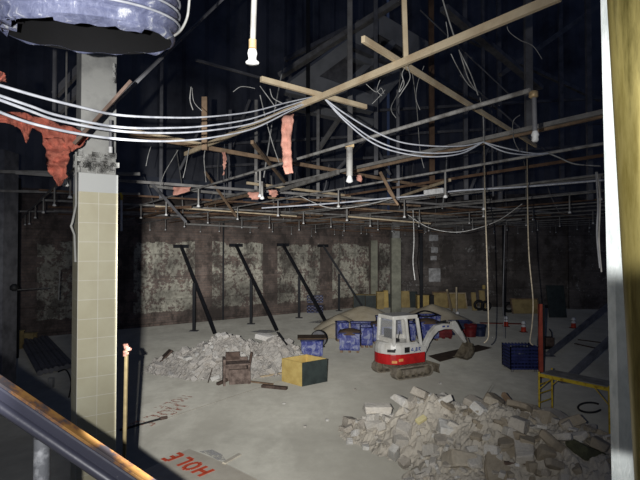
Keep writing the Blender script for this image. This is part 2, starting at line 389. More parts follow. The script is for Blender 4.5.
# ------------------------------------------------------------------ tiled column in front
def tilecol():
    ang = math.radians(34)
    w_ = .272
    c0 = P(94.8, 250, 4.05); c0.z = 0
    t = thing('tiled_column', c0, 'square column of beige glazed tiles standing left in the foreground', 'column')
    def bx(name, z0, z1, wd, mat, bev=.003):
        m = MB().box((0, 0, (z0+z1)/2), (wd, wd, z1-z0)); o = m.build(name, mat, origin=(0,0,0), bevel=bev)
        o.parent = t; o.rotation_euler = (0, 0, ang); return o
    bx('tile_cladding', 0, 5.41, w_+.02, M['tile'])
    bx('concrete_core', 5.40, 9, w_-.01, M['conc'])
    m = MB(); rr = random.Random(3)
    for i in range(60):
        a = rr.uniform(-w_/2, w_/2); z = 5.43+rr.uniform(0, .14); s = rr.uniform(.02, .05)
        if rr.random() < .7: m.box((a, -w_/2, z), (s*1.4, .03, s), )
        else: m.box((-w_/2, a, z), (.03, s*1.4, s))
    o = m.build('broken_tile_bed', M['rough'], origin=(0,0,0)); o.parent = t; o.rotation_euler = (0,0,ang)
    # white scar on the core
    g = MB(); p = P(114, 72, 3.86)
    for i in range(5): g.box(P(114+(i%2)*.6, 66+i*3.6, 3.84), (.012, .02, .035))
    g.build('plaster_scar', M['rough'], t)
    return c0
colbase = tilecol()
m = MB()
m.tube([P(76, 152, 3.86), P(76, 205, 3.86), P(72.5, 222, 3.83), P(71, 226, 3.82), P(74.5, 235, 3.85), P(75.5, 262, 3.85)], .009, 6)
tag(m.build('bent_corner_bead', M['conc']), 'thin bent pale metal corner bead hanging off the left edge of the tiled column', 'metal strip')
t = thing('conduit_stub', P(121.5, 232, 5.1), 'short white pipe stub with a yellow end beside the tiled column', 'pipe')
MB().tube([P(121.5, 231, 5.1), P(121.5, 200, 5.1)], .011, 8).build('tube', M['white'], t)
MB().tube([P(121.5, 200, 5.1), P(121.8, 196, 5.1), P(120, 193, 5.1)], .013, 8).build('yellow_end', M['yellow'], t)
# dangling dark thing on upper column
t = thing('hanging_conduit', P(110, 155, 3.75), 'short grey conduit hanging across the top of the tiled column', 'pipe')
MB().tube([P(110.5, 120, 3.75), P(110.5, 147, 3.75)], .012, 8).build('tube', M['dsteel'], t)
MB().tube([P(110.5, 147, 3.75), P(110.5, 153, 3.75)], .015, 8).build('fitting', M['head'], t)

# ------------------------------------------------------------------ duct top left
def duct():
    z0 = 2.3
    c = P(91, 35, z0); R = 83/f*z0
    ax = V((.03, .16, 1)).normalized(); tilt = math.radians(10.5)
    t = thing('flexible_duct', c, 'large crumpled blue-grey flexible air duct hanging in the top left corner', 'duct')
    u = V((1, 0, -.012)).normalized(); v = V((0, math.cos(tilt), math.sin(tilt))); ax = u.cross(v).normalized()
    n = 72; rr = random.Random(5)
    prof = []; h = 0
    prof += [(.93, -.015), (.985, 0.0), (.95, .03)]
    k = 0
    for k in range(11):
        b = .04+k*.052
        prof += [(.95, b), (.985, b+.01), (1.02, b+.022), (.985, b+.034), (.94, b+.045)]
    rings = []
    for r, h in prof:
        ring = []
        for j in range(n):
            a = 2*PI*j/n
            q = r*R*(1+.012*noise.noise(V((math.cos(a)*3, math.sin(a)*3, h*9)))) 
            hh = h + .012*noise.noise(V((math.cos(a)*4, math.sin(a)*4, h*3+7)))
            if h < .02: hh += .03*noise.noise(V((math.cos(a)*2.2, math.sin(a)*2.2, 3)))
            ring.append(c + (u*math.cos(a)+v*math.sin(a))*q*(1+.10*max(0,h)) + ax*hh)
        rings.append(ring)
    m = MB(); m.add([q for g in rings for q in g], [(i*n+j, i*n+(j+1)%n, (i+1)*n+(j+1)%n, (i+1)*n+j) for i in range(len(rings)-1) for j in range(n)], True)
    o = m.build('outer_sheet', M['duct'], t)
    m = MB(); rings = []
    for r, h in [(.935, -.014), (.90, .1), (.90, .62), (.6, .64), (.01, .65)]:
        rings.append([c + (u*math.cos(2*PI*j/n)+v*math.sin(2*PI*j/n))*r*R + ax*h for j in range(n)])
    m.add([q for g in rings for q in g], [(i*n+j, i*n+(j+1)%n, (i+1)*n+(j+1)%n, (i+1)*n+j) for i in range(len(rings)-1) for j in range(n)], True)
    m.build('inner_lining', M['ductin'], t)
    # torn flap of sheet at the left of the mouth, hoops
    def hoop(h, rr_):
        return MB().tube([c+(u*math.cos(2*PI*j/48)+v*math.sin(2*PI*j/48))*R*1.04*(1+.1*h)+ax*h for j in range(49)], .0055, 6, False)
    for kk in range(6): hoop(.062+kk*.052, 1.02+.008*kk).build('wire_hoop', M['white'], t)
    m = MB(); fl_ = []
    for j in range(0, 13):
        a = PI + .15 + j*.085
        e = (u*math.cos(a)+v*math.sin(a))
        fl_.append((c+e*R*.97+ax*-.01, c+e*R*(.97-.20*math.sin(j/12*PI)*(1 if j<8 else .6))+ax*(-.012-.02*math.sin(j*1.7))))
    m.add([p for q in fl_ for p in q], [(2*i, 2*i+1, 2*i+3, 2*i+2) for i in range(12)], True)
    m.build('torn_flap', M['duct'], t)
    m = MB()
    fl_ = []
    for j in range(0, 12):
        a = PI*1.5 + .05 + j*.09
        e = (u*math.cos(a)+v*math.sin(a))
        fl_.append((c+e*R*.99+ax*-.005, c+e*R*(.95-.13*abs(math.sin(j*.9)))+ax*(-.03)))
    m.add([p for q in fl_ for p in q], [(2*i, 2*i+1, 2*i+3, 2*i+2) for i in range(11)], True)
    m.build('torn_flap', M['duct'], t)
    MB().tube(smooth_path([P(174, 36, 2.2), P(181, 30, 2.2), P(187, 18, 2.2), P(189, 4, 2.2), P(190, -14, 2.2)], 5), .006, 6).build('hanging_wire', M['wire'], t)
duct()

# hanging rod with bell
t = thing('hanging_sprinkler_pipe', P(253, 60, 2.6), 'thin galvanised pipe hanging at top centre with a white bell-shaped fitting', 'pipe')
MB().tube([P(252.8, 42, 2.6), P(255, -25, 2.6)], .0155, 12).build('pipe', M['pipe'], t)
MB().tube([P(252.6, 48.5, 2.6), P(252.7, 40, 2.6)], [.021, .021], 12).build('coupling', M['cast'], t)
MB().lathe(P(252.4, 64, 2.6), [(.012, 0), (.034, .002), (.037, .008), (.026, .016), (.021, .03), (.026, .055), (.022, .075)], 18).build('bell', M['head'], t)

# ------------------------------------------------------------------ right edge post and pipe
t = thing('galvanised_post', P(614, 700, 1.25), 'flat galvanised steel post running up the right edge', 'post')
a, b = P(618, -60, 1.25), P(635, 640, 1.25)
ux = V((1, .1, 0)).normalized()
MB().box((a+b)/2, ((a-b).length, .082, .03), ((a-b).normalized(), ux, (a-b).normalized().cross(ux))).build('post_face', M['graysteel'], t)
tag(MB().tube([P(635, -60, 1.08), P(676, 640, 1.08)], .060, 32).build('brass_pipe', M['gold']), 'thick brass-coloured round pipe cut off by the right edge', 'pipe')

# ------------------------------------------------------------------ hand rail, landing and stair
RZ = 1.8
t = thing('handrail', P(42, 640, RZ), 'dark steel stair handrail with worn orange top crossing the bottom left corner', 'handrail')
r0, r1 = P(-130, 303, RZ), P(330, 614, RZ)
MB().bar(r0, r1, .055, .055).build('rail', M['rail'], t, bevel=.008)
sh = V((0,0,-.034)); MB().tube([r0+V((0,-.03,-.034)), r1+V((0,-.03,-.034))], .019, 12).build('lower_tube', M['rail'], t)
MB().bar(r0+Z*.037, r1+Z*.037, .045, .012).build('orange_strip', M['railo'], t)
for px in (42, 270):
    top = P(px, 303+(px+130)*311/460+18, RZ)
    MB().tube([top, V((top.x, top.y, top.z-1.02))], .027, 14).build('baluster', M['balu'], t)
m = MB()
for k in range(10):
    x = -1.25+k*.26; z = 3.15-k*.175
    m.box((x, 1.3, z-.09), (.28, 1.1, .18))
struct(m.build('floor_stair', M['floor']))
struct(MB().box((-2.6, .3, 3.10), (2.6, 3.0, .2)).build('floor_landing', M['floor']))

# ------------------------------------------------------------------ sprinkler grid
HG = 1.62
ordn = ['nearest', 'second nearest', 'third nearest', 'fourth nearest', 'fifth nearest', 'sixth nearest', 'seventh nearest', 'eighth nearest', 'ninth nearest', 'tenth nearest', 'eleventh nearest', 'twelfth nearest']
def drop(par, top, ln, i):
    kk = top - Z*ln
    MB().tube([top, kk], .022, 6).build('drop_pipe', M['pipe2'], par)
    MB().lathe(kk-Z*.06, [(.012, 0), (.05, .01), (.042, .03), (.028, .06)], 8).build('sprinkler_head', M['head'], par)
def gridline(o, s0, s1, label, r, mat, ds, h=HG, ln=.5, name='sprinkler_pipe'):
    a = N*o + D*s0 + Z*(CZ+h); b = N*o + D*s1 + Z*(CZ+h)
    t = thing(name, (a+b)/2, label, 'pipe', 'parallel sprinkler branch pipes below the roof')
    MB().tube([a, (a+b)/2+Z*random.uniform(-.03, .03), b], r, 8).build('pipe', mat, t)
    for i, s in enumerate(ds):
        p = N*o + D*s + Z*(CZ+h)
        drop(t, p, ln*(1 if i == 0 else random.uniform(.85, 1.1)), i)
    return t
def send(o):   # where the line meets a wall
    # left wall
    best = 60
    for p0, d in ((W0, WD), (CORN, RD)):
        # N*o + D*s = p0 + d*u
        det = D.x*(-d.y) - D.y*(-d.x)
        q = p0 - N*o
        s = (q.x*(-d.y) - q.y*(-d.x))/det; u = (D.x*q.y - D.y*q.x)/det
        if s > 0 and ((d is WD and u < corner_t) or (d is RD and u > 0)): best = min(best, s)
    return best-.1
def sstart(o):   # start just beyond the right side of view
    s = 0
    while True:
        p = N*o + D*s
        if p.y > 1 and p.x/p.y < .75: return s
        s += .1
offs = [4.54, 7.74, 10.9, 14.0, 17.2, 20.4, 23.5, 26.7, 29.9, 33.2, 36.5]
for i, o in enumerate(offs):
    s1 = send(o); s0 = 2.93 if i == 0 else sstart(o)
    if s1 - s0 < 2: continue
    first = s0+.02 if i == 0 else s0+1.2+((i*1.3) % 2.2)
    ds = []; s = first
    stp = 3.0
    while s < s1-.5: ds.append(s); s += stp
    if i == 0: ds = [8.9, 12.4, 15.2, 18.2, 21.4, 24.5, 27.5]
    if i == 1: ds = [6.9, 10.6, 13.9, 17.0, 20, 23, 26, 29]
    gridline(o, s0, s1, '%s of the parallel sprinkler pipes right of the tiled column, with short drops' % ordn[i] if i else 'pale sprinkler pipe nearest the viewer, ending at upper right with a tall drop', .026 if i < 2 else .03, M['pipe'] if i < 2 else M['pipe2'], ds, ln=.5, h=HG+(.0 if i < 6 else .05*(i-5)))
for i in range(len(offs)-2):
    o = (offs[i]+offs[i+1])/2+.3; s1 = send(o); s0 = sstart(o)
    a = N*o + D*s0 + Z*(CZ+1.75+.04*i); b = N*o + D*s1 + Z*(CZ+1.70+.04*i)
    tag(MB().bar(a, b, .05, .06).build('roof_purlin', M['rust'] if i % 3 == 1 else M['pipe2']), '%s of the thin purlins lying between the parallel sprinkler pipes' % ordn[i], 'beam')
for o, lab in ((1.4, 'sprinkler pipe seen left of the tiled column, the one nearer to it'), (-1.8, 'sprinkler pipe seen left of the tiled column, the one farther left')):
    s1 = send(o); gridline(o, 9.3 if o > 0 else 9.5, s1, lab, .03, M['pipe2'], [11.3, 14.2, 17.2, 20.3, 23.3, 26.0])
# elbow at nearest pipe end
# mains running across
def cross(s, o0, o1, h, r, mat, label, name='cross_pipe', square=0):
    a = N*o0 + D*s + Z*(CZ+h); b = N*o1 + D*s + Z*(CZ+h)
    m = MB()
    if square: m.bar(a, b, square*.5, square)
    else: m.tube([a, b], r, 8)
    tag(m.build(name, mat), label, 'pipe' if not square else 'beam', None)
# steel angles carrying the grid, seen as level lines above it
labs = ['nearest', 'second', 'third', 'fourth', 'fifth', 'sixth', 'seventh', 'eighth']
for i, (s, o0, o1, h, sq, mt) in enumerate([(13.0, .5, 22, 1.74, .07, 'steel'), (16.2, 1.2, 26, 1.72, .06, 'rust'), (19.4, 1.5, 30, 1.72, .07, 'pipe2'), (22.6, 2, 33, 1.75, .08, 'rust'), (25.6, 2.5, 33, 1.8, .08, 'pipe2'), (28.6, 3, 33, 1.85, .08, 'rust')]):
    cross(s, o0, o1, h, 0, M[mt], '%s cross beam over the sprinkler pipes, counted from the viewer' % labs[i] if i else 'grey cross beam over the sprinkler pipes nearest the viewer', 'cross_beam', sq)
# left of the column: level bars
for (y0, y1, h, lab) in ((171, 174, 1.8, 'level dark beam left of the tiled column, upper one'), (190, 194, 1.75, 'level dark beam left of the tiled column, middle one'), (211, 212, 1.7, 'level dark beam left of the tiled column, lowest one')):
    a = HZ(-40, y0, h); b = HZ(140, y1, h)
    tag(MB().bar(a, b, .05, .07).build('cross_beam', M['pipe2']), lab, 'beam')

def lumber(name, p, q, w_, h_, mat, label, cat='timber', group=None):
    return tag(MB().bar(p, q, w_, h_).build(name, mat, bevel=.003), label, cat, group)
lumber('timber_batten', HZ(560, -4, 1.86), HZ(185, 154, 1.86), .042, .072, M['wood'], 'longest pale timber batten running diagonally from top right to centre left')
lumber('timber_batten', HZ(363, 39, 1.93), HZ(536, 146, 1.93), .04, .06, M['wood'], 'pale timber batten crossing the longest one under the hanging upright')
lumber('timber_batten', HZ(261, 79, 1.93), HZ(366, 107, 1.93), .045, .06, M['wood'], 'short pale timber batten lying across the longest one, left end free')
lumber('timber_batten', P(406, 66, 5.0), P(402, -60, 5.0), .05, .045, M['wood'], 'upright pale timber batten hanging from above onto the crossing')
lumber('timber_batten', HZ(347, 173, 1.75), HZ(604, 115, 1.75), .05, .07, M['wood2'], 'brown timber batten running level towards the right edge post')
lumber('timber_batten', HZ(129, 134, 1.95), HZ(440, 189, 1.95), .05, .08, M['wood2'], 'long grey-brown batten slanting down to the right through the centre')
lumber('timber_batten', HZ(84, 121, 1.98), HZ(206, 145, 1.98), .04, .05, M['wood'], 'thin pale batten beside the tiled column under the cables')
lumber('timber_batten', P(204.5, 97, 8.4), P(204.5, 150, 8.4), .09, .05, M['wood2'], 'upright weathered stud standing alone right of the tiled column')
lumber('timber_batten', HZ(252, 142, 1.8), P(286, 184, 13.2), .05, .06, M['wood2'], 'short brown brace slanting down under the salmon sheet')
lumber('timber_batten', HZ(338, 172, 1.68), HZ(281, 190, 1.68), .07, .10, M['pipe2'], 'short thick grey timber left of the centre drop pipe')
lumber('timber_batten', HZ(247, 183, 1.78), HZ(350, 196, 1.78), .06, .07, M['wood'], 'pale batten on the grid beneath the hanging salmon sheet')
lumber('timber_batten', HZ(387, 201, 1.72), HZ(450, 180, 1.72), .06, .07, M['wood'], 'pale batten rising right to the white junction box')
lumber('timber_batten', P(380, 172, 11), P(394, 198, 11.3), .05, .05, M['wood2'], 'left of two short brown braces under the centre batten')
lumber('timber_batten', P(388, 190, 12), P(398, 205, 12), .05, .05, M['wood2'], 'right of two short brown braces under the centre batten')
lumber('timber_batten', HZ(205, 205, 1.7), HZ(262, 192, 1.7), .08, .08, M['wood2'], 'brown batten across the far grid left of the salmon scraps')
lumber('timber_batten', HZ(240, 196, 1.75), HZ(420, 206, 1.75), .07, .07, M['wood2'], 'long brown batten lying level on the far sprinkler grid')
lumber('timber_batten', HZ(150, 186, 1.85), HZ(262, 198, 1.85), .07, .08, M['pipe2'], 'grey batten on the grid right of the column shadow')
lumber('timber_batten', P(150, 182, 14), P(186, 222, 16), .06, .06, M['dsteel'], 'dark brace slanting down to the right beside the column shadow')
lumber('timber_batten', P(205, 172, 15), P(236, 216, 17), .06, .06, M['wood2'], 'brown brace slanting down to the right in the left grid')

# tangle of thin members on the far part of the grid
rg = random.Random(11)
for k in range(34):
    o = rg.uniform(3, 30); q = rg.uniform(11, 27); h = rg.uniform(1.35, 2.1); p = N*o + D*q + Z*(CZ+h)
    if not (-.36 < p.x/p.y < .62) or p.y > 38: continue
    dd = (N if rg.random() < .6 else D)*1.0 + (D if rg.random() < .5 else N)*rg.uniform(-.35, .35); dd.normalize(); l = rg.uniform(2, 6)
    p2 = p + dd*l + Z*rg.uniform(-.15, .15)
    w_ = rg.choice([.04, .05, .07])
    tag(MB().bar(p, p2, w_, w_*1.2).build('loose_batten', rg.choice([M['wood2'], M['rust'], M['pipe2'], M['wood']]), bevel=0), 'thin loose batten lying in the tangle over the far sprinkler pipes', 'timber', 'loose battens tangled over the far sprinkler pipes')
for k in range(26):
    o = rg.uniform(3, 26); q = rg.uniform(9, 25); p = N*o + D*q + Z*(CZ+1.65)
    if not (-.36 < p.x/p.y < .6): continue
    p2 = p + V((rg.uniform(-.5,.5), rg.uniform(-.5,.5), rg.uniform(1.2, 3.0)))
    tag(MB().tube([p, p.lerp(p2,.5)+V((rg.uniform(-.08,.08),0,0)), p2], rg.choice([.012,.018,.03]), 5).build('hanger_rod', rg.choice([M['pipe2'], M['wire'], M['dsteel']])), 'thin hanger rod rising from the sprinkler grid into the dark roof', 'rod', 'thin hanger rods above the sprinkler grid')
# centre drop pipe
t = thing('drop_pipe', P(349.5, 182, 7.6), 'thick vertical drop pipe with white tip at centre of the grid', 'pipe')
MB().tube([P(349.5, 176, 7.6), P(349.5, 145, 7.6)], .05, 12).build('pipe', M['pipe'], t)
MB().lathe(P(349.5, 183, 7.6), [(.02, 0), (.055, .02), (.05, .05), (.03, .11)], 12).build('tip', M['head'], t)
MB().box(P(349.5, 146, 7.6), (.13, .13, .05)).build('collar', M['cast'], t)
t = thing('end_drop_fitting', P(534, 143, 4.95), 'elbow and tall drop with a white tip at the end of the nearest sprinkler pipe', 'pipe')
MB().lathe(P(533.5, 95, 4.95), [(.03, -.03), (.045, -.02), (.045, .03), (.03, .04)], 12).build('elbow', M['cast'], t)
MB().tube([P(534, 96, 4.95), P(535, 134, 4.95)], .024, 10).build('drop', M['dsteel'], t)
MB().lathe(P(535.2, 142, 4.95), [(.02, 0), (.035, .015), (.03, .05), (.04, .07), (.025, .11)], 12).build('tip', M['head'], t)
t = thing('crooked_drop', P(252, 189, 10.5), 'crooked white-tipped drop pipe under the salmon sheet', 'pipe')
MB().tube([P(256, 172, 10), P(256, 181, 10), P(262, 182, 10), P(262, 198, 10)], .025, 8).build('pipe', M['pipe'], t)
MB().lathe(P(262, 199.5, 10), [(.02, 0), (.05, .02), (.03, .07)], 10).build('tip', M['head'], t)
# white conduit with junction box
t = thing('junction_box', P(434, 194, 12.2), 'long white junction box on the sprinkler grid right of centre', 'box')
MB().bar(P(425, 193, 12.4), P(444, 190.6, 12.0), .12, .13).build('box', M['head'], t, bevel=.01)
tag(MB().tube(smooth_path([P(262, 208, 15), P(330, 203.5, 14), P(390, 198, 13), P(425, 195, 12.4), P(460, 190.5, 11.8), P(520, 187, 11), P(605, 180, 9.5)], 5), .022, 6).build('white_conduit', M['white']), 'thin white conduit running level across the right grid through the junction box', 'conduit')

# ------------------------------------------------------------------ cables
def cable(pts, r, mat, label, name='white_cable', cat='cable', group=None):
    return tag(MB().tube(smooth_path([P(*p) for p in pts], 6), r, 6).build(name, mat), label, cat, group)
cable([(-8,83,2.5),(40,97,2.7),(80,107,2.9),(118,115,3.2),(165,117.5,3.9),(205,117,4.6),(250,112,5.4),(285,103,6.0),(312,97,6.4)], .0085, M["white"], 'uppermost of the four white cables sagging past the tiled column')
cable([(-8,93,2.5),(30,106,2.7),(60,116,2.9),(118,127,3.2),(165,128,3.9),(205,126,4.6),(250,119,5.4),(285,107,6.0),(312,98,6.4)], .0085, M["white"], 'second from top of the four white cables sagging past the tiled column')
cable([(-8,97,2.5),(30,111,2.7),(60,121,2.9),(118,131,3.2),(165,133,3.9),(205,131,4.6),(250,124,5.4),(285,111,6.0),(314,99,6.4)], .0085, M["white"], 'third from top of the four white cables sagging past the tiled column')
cable([(-8,109,2.5),(30,123,2.7),(80,134,2.9),(130,140,3.2),(175,141,3.9),(215,137,4.6),(255,128,5.4),(290,111,6.0),(316,99,6.4)], .0085, M["white"], 'lowest of the four white cables sagging past the tiled column')
for i, (dy, lab) in enumerate([(0, 'uppermost of the white cables drooping right of the crossed battens'), (6, 'middle of the white cables drooping right of the crossed battens'), (9, 'lowest of the white cables drooping right of the crossed battens')]):
    cable([(324,98,6.4),(344,113+dy*.8,6.5),(372,130+dy*1.4,6.7),(400,142+dy*1.2,6.9),(432,146+dy*1.2,7.1),(462,146+dy*.8,7.3),(483,142,7.5)], .0105, M["white"], lab)
for i, (dy, lab) in enumerate([(0, 'upper of two thin cables drooping from the hanging ropes towards the right post'), (4, 'lower of two thin cables drooping from the hanging ropes towards the right post')]):
    cable([(483,142,7.5),(505,148+dy,7.6),(530,153+dy*.5,7.8),(548,153.5,8),], .0105, M["white"], lab)
cable([(548,153,8),(560,158,8),(575,164,8),(600,166,8)], .012, M['wire'], 'grey wire end curling beside the right edge post', 'loose_wire', 'wire')
cable([(408,215,12),(430,228,12.5),(460,232,12.5),(495,222,12),(522,204,11)], .009, M['wire'], 'grey cable sagging in a long loop beneath the right grid', 'sagging_cable')
cable([(300,196,12),(330,208,12),(365,205,12),(400,196,12)], .009, M['wire'], 'grey cable looped loosely beneath the centre grid', 'sagging_cable')
# hanging ropes
cable([(484,143,9.5),(485,200,9.5),(487,260,9.5),(488.5,325,9.5),(488,338,9.5),(484,343,9.5)], .012, M['rope'], 'left of two long pale ropes hanging to the floor by the buckets', 'hanging_rope', 'rope')
cable([(527,132,9.5),(527.5,200,9.5),(529,255,9.5),(533,300,9.5),(532,325,9.5),(530,341,9.5),(533,345,9.5)], .012, M['rope'], 'right of two long pale ropes hanging towards the red board', 'hanging_rope', 'rope')
cable([(596,172,6),(598,205,6),(597,235,6),(600,268,6)], .012, M['dsteel'], 'left of two dark wires hanging beside the right edge post', 'hanging_wire', 'wire')
cable([(597,172,6),(600,200,6),(599,240,6),(601.5,272,6)], .010, M['pipe2'], 'right of two dark wires hanging beside the right edge post', 'hanging_wire', 'wire')
cable([(413,210,15),(414,240,15),(413,262,15),(415,280,15)], .014, M['wire'], 'short thin wire hanging before the tiled far column', 'hanging_wire', 'wire')
cable([(505,225,20),(504,260,20),(503,300,20),(504,338,20)], .015, M['dsteel'], 'thin dark wire hanging to the floor between the two pale ropes', 'hanging_wire', 'wire')
# wire bundles near beam crossing
wires = [
 ([(441,-6,5),(447,14,5),(452,30,5),(456,42,5)], .012, 'thick wire bundle hanging from above the longest batten'),
 ([(446,22,5),(448,36,5),(446,40,5)], .007, 'short wire end with clip above the longest batten'),
 ([(459,50,5.2),(464,66,5.2),(469,80,5.4),(477,92,5.6)], .010, 'left pale wire below the longest batten right of centre'),
 ([(460,52,5.2),(468,68,5.2),(473,80,5.4),(478,95,5.6)], .010, 'right pale wire below the longest batten right of centre'),
 ([(451,54,5.2),(458,68,5.2),(468,84,5.4),(478,92,5.6)], .008, 'thin pale wire swinging left under the longest batten'),
 ([(480,98,7),(483,115,7.3),(484,143,7.5)], .011, 'wire hanging down to the drooping white cables'),
 ([(508,18,4.6),(508,30,4.6),(520,40,4.7),(533,46,4.8),(542,59,4.9)], .005, 'thin grey wire curling at upper right below the longest batten'),
 ([(407,66,5.1),(410,78,5.1),(402,92,5.1),(398,98,5.2)], .007, 'curled wire end under the batten crossing'),
 ([(406,66,5.1),(402,74,5.1),(404,84,5.1),(399,92,5.1),(403,80,5.1)], .007, 'knotted wire under the batten crossing'),
 ([(366,84,5.5),(376,92,5.5),(381,88,5.5),(384,94,5.5)], .005, 'small curled wire left of the hanging upright batten'),
 ([(385,90,5.5),(378,98,5.5),(372,104,5.5)], .005, 'small straight wire end left of the hanging upright batten'),
 ([(380,80,5.5),(377,90,5.5),(382,96,5.5)], .005, 'tiny wire hook left of the hanging upright batten'),
 ([(233,92,6.0),(240,87,6.0),(248,87,6.0),(255,88.5,6.0)], .006, 'short wavy wire floating left of the short batten'),
 ([(191,87,6),(190,100,6),(193,110,6)], .010, 'orange-tinged wire loop right of the tiled column'),
 ([(192,88,6),(194,102,6),(202,111,6)], .006, 'thin wire slanting down right of the tiled column'),
 ([(260,86,6),(268,97,6),(276,108,6)], .008, 'thin slanting hanger wire left of the crossed battens'),
 ([(270,89,6),(273,98,6),(284,104,6)], .009, 'second slanting hanger wire left of the crossed battens'),
 ([(260,95,7),(266,120,7.2),(273,145,7.5),(279,162,7.8)], .012, 'long slanting hanger wire beside the salmon sheet'),
 ([(178,150,9),(172,160,9.2),(164,174,9.5),(160,186,9.8)], .011, 'slanting pale hanger rod above the left grid'),
 ([(151,146,9),(148,156,9),(146,166,9)], .010, 'short thin wire hanging above the left grid'),
 ([(205,150,9),(204,160,9),(206,182,9.5)], .012, 'thin hanger under the upright weathered stud'),
 ([(189,148,9),(186,165,9),(183,178,9)], .009, 'thin wire hanging left of the upright stud'),
 ([(424,66,7),(418,82,7),(416,98,7),(420,110,7)], .008, 'thin looping wire beside the rusty column'),
 ([(396,118,8),(391,108,8),(398,92,8),(401,70,7)], .009, 'thin wire rising to the batten crossing'),
 ([(412,70,7),(417,110,8),(420,150,9),(424,168,9)], .010, 'long thin hanger wire right of the batten crossing'),
 ([(520,115,7),(513,122,7),(514,140,7.3),(520,152,7.5)], .008, 'thin wire loop hanging left of the right drop pipe'),
]
for pts, r, lab in wires: cable(pts, r*.65, M['wire'], lab, 'loose_wire', 'wire')
# small salmon flag on wire at left edge
def ragged(name, outline, Y, mat, label, seed=0, thick=.012, res=26):
    """a hanging piece of torn netting: outline (px,py) rows of left/right edges, crumpled"""
    rr = random.Random(seed); rows = []
    for (y, xl, xr) in outline: rows.append((y, xl, xr))
    m = MB(); nx = 9; vs = []
    pts = []
    for a, b in zip(rows[:-1], rows[1:]):
        for k in range(4):
            u = k/4; pts.append([a[i]*(1-u)+b[i]*u for i in range(3)])
    pts.append(list(rows[-1]))
    for i, (y, xl, xr) in enumerate(pts):
        jl, jr = rr.uniform(-1, 1), rr.uniform(-1, 1)
        for j in range(nx):
            u = j/(nx-1); x = (xl+jl)*(1-u)+(xr+jr)*u
            n_ = noise.noise(V((x*.12, y*.12, seed)))*.12 + noise.noise(V((x*.4, y*.4, seed+5)))*.04
            vs.append(P(x, y, Y + n_))
    c = len(pts)
    fs = [(i*nx+j, i*nx+j+1, (i+1)*nx+j+1, (i+1)*nx+j) for i in range(c-1) for j in range(nx-1)]
    m.add(vs, fs, True); o = m.build(name, mat)
    sd = o.modifiers.new('thickness', 'SOLIDIFY'); sd.thickness = thick
    return tag(o, label, 'netting')
# big torn netting band: columns instead of rows
def band(name, cols, Y, mat, label, seed):
    rr = random.Random(seed); m = MB(); vs = []; nx = 8; pts = []
    for a, b in zip(cols[:-1], cols[1:]):
        for k in range(4): u = k/4; pts.append([a[i]*(1-u)+b[i]*u for i in range(3)])
    pts.append(list(cols[-1]))
    for (x, yt, yb) in pts:
        jb = rr.uniform(-1.5, 1.5)
        for j in range(nx):
            u = j/(nx-1); y = yt*(1-u)+(yb+jb)*u
            vs.append(P(x, y, Y + noise.noise(V((x*.1, y*.15, seed)))*.10 + noise.noise(V((x*.4, y*.4, seed+5)))*.03))
    c = len(pts)
    m.add(vs, [(i*nx+j, i*nx+j+1, (i+1)*nx+j+1, (i+1)*nx+j) for i in range(c-1) for j in range(nx-1)], True)
    o = m.build(name, mat); sd = o.modifiers.new('thickness', 'SOLIDIFY'); sd.thickness = .008
    return o
nt_ = thing('debris_netting', P(50, 115, 3.6), 'large torn salmon debris netting draped left of the tiled column', 'netting')
def attach(o, par):
    o.location = V(o.location) - V(par.location); o.parent = par
    for k_ in ('label', 'category'):
        if k_ in o: del o[k_]
attach(band('netting_band', [(-10,111,124),(10,112,123),(20,112,128),(25,113,140),(27,114,141),(32,116,129),(42,118,134),(46,119,150),(60,124,158),(72,127,150),(82,132,144),(88,134,137)], 3.6, M['net'], '', 2), nt_)
attach(ragged('hanging_rag', [(138,44,62),(150,46,70),(160,46,68),(166,46,66),(176,52,66),(186,57,61)], 3.55, M['net'], '', 4), nt_)
ragged('netting_scrap', [(72,-4,3),(77,-4,6),(82,-4,7)], 2.5, M['net'], 'small salmon netting scrap at the left edge above the cables', 3, .006)
ragged('salmon_sheet', [(114,283,293),(125,282,292),(145,281,291),(160,282,292),(173,285,292)], 6.2, M['netp'], 'long pale salmon sheet hanging from the battens at centre', 6, .02)
ragged('netting_scrap', [(152,222,226),(160,224,227),(166,223,225),(175,223,225)], 8.5, M['netp'], 'small salmon strip hanging below the upright stud', 7, .01)
ragged('netting_scrap', [(187,174,190),(191,173,190),(195,174,178)], 12, M['netp'], 'salmon scrap draped on the left grid', 8, .01)
ragged('netting_scrap', [(192,248,262),(196,249,262),(200,252,258)], 11, M['netp'], 'left of two salmon scraps on the centre grid', 9, .01)
ragged('netting_scrap', [(190,268,277),(194,269,278),(197,272,276)], 11, M['netp'], 'right of two salmon scraps on the centre grid', 10, .01)
ragged('netting_scrap', [(175,357,361),(179,357,362),(182,359,361)], 9, M['netp'], 'tiny salmon scrap right of the thick centre drop pipe', 11, .01)
t = thing('small_bell_fitting', P(65.5, 186, 4.2), 'small white bell fitting hanging under the torn netting', 'fitting')
MB().lathe(P(65.5, 186.5, 4.2), [(.02, 0), (.03, .01), (.018, .03), (.022, .05), (.014, .08)], 12).build('bell', M['head'], t)
MB().tube([P(65.5, 178, 4.2), P(65.8, 150, 4.2)], .008, 6).build('rod', M['dsteel'], t)

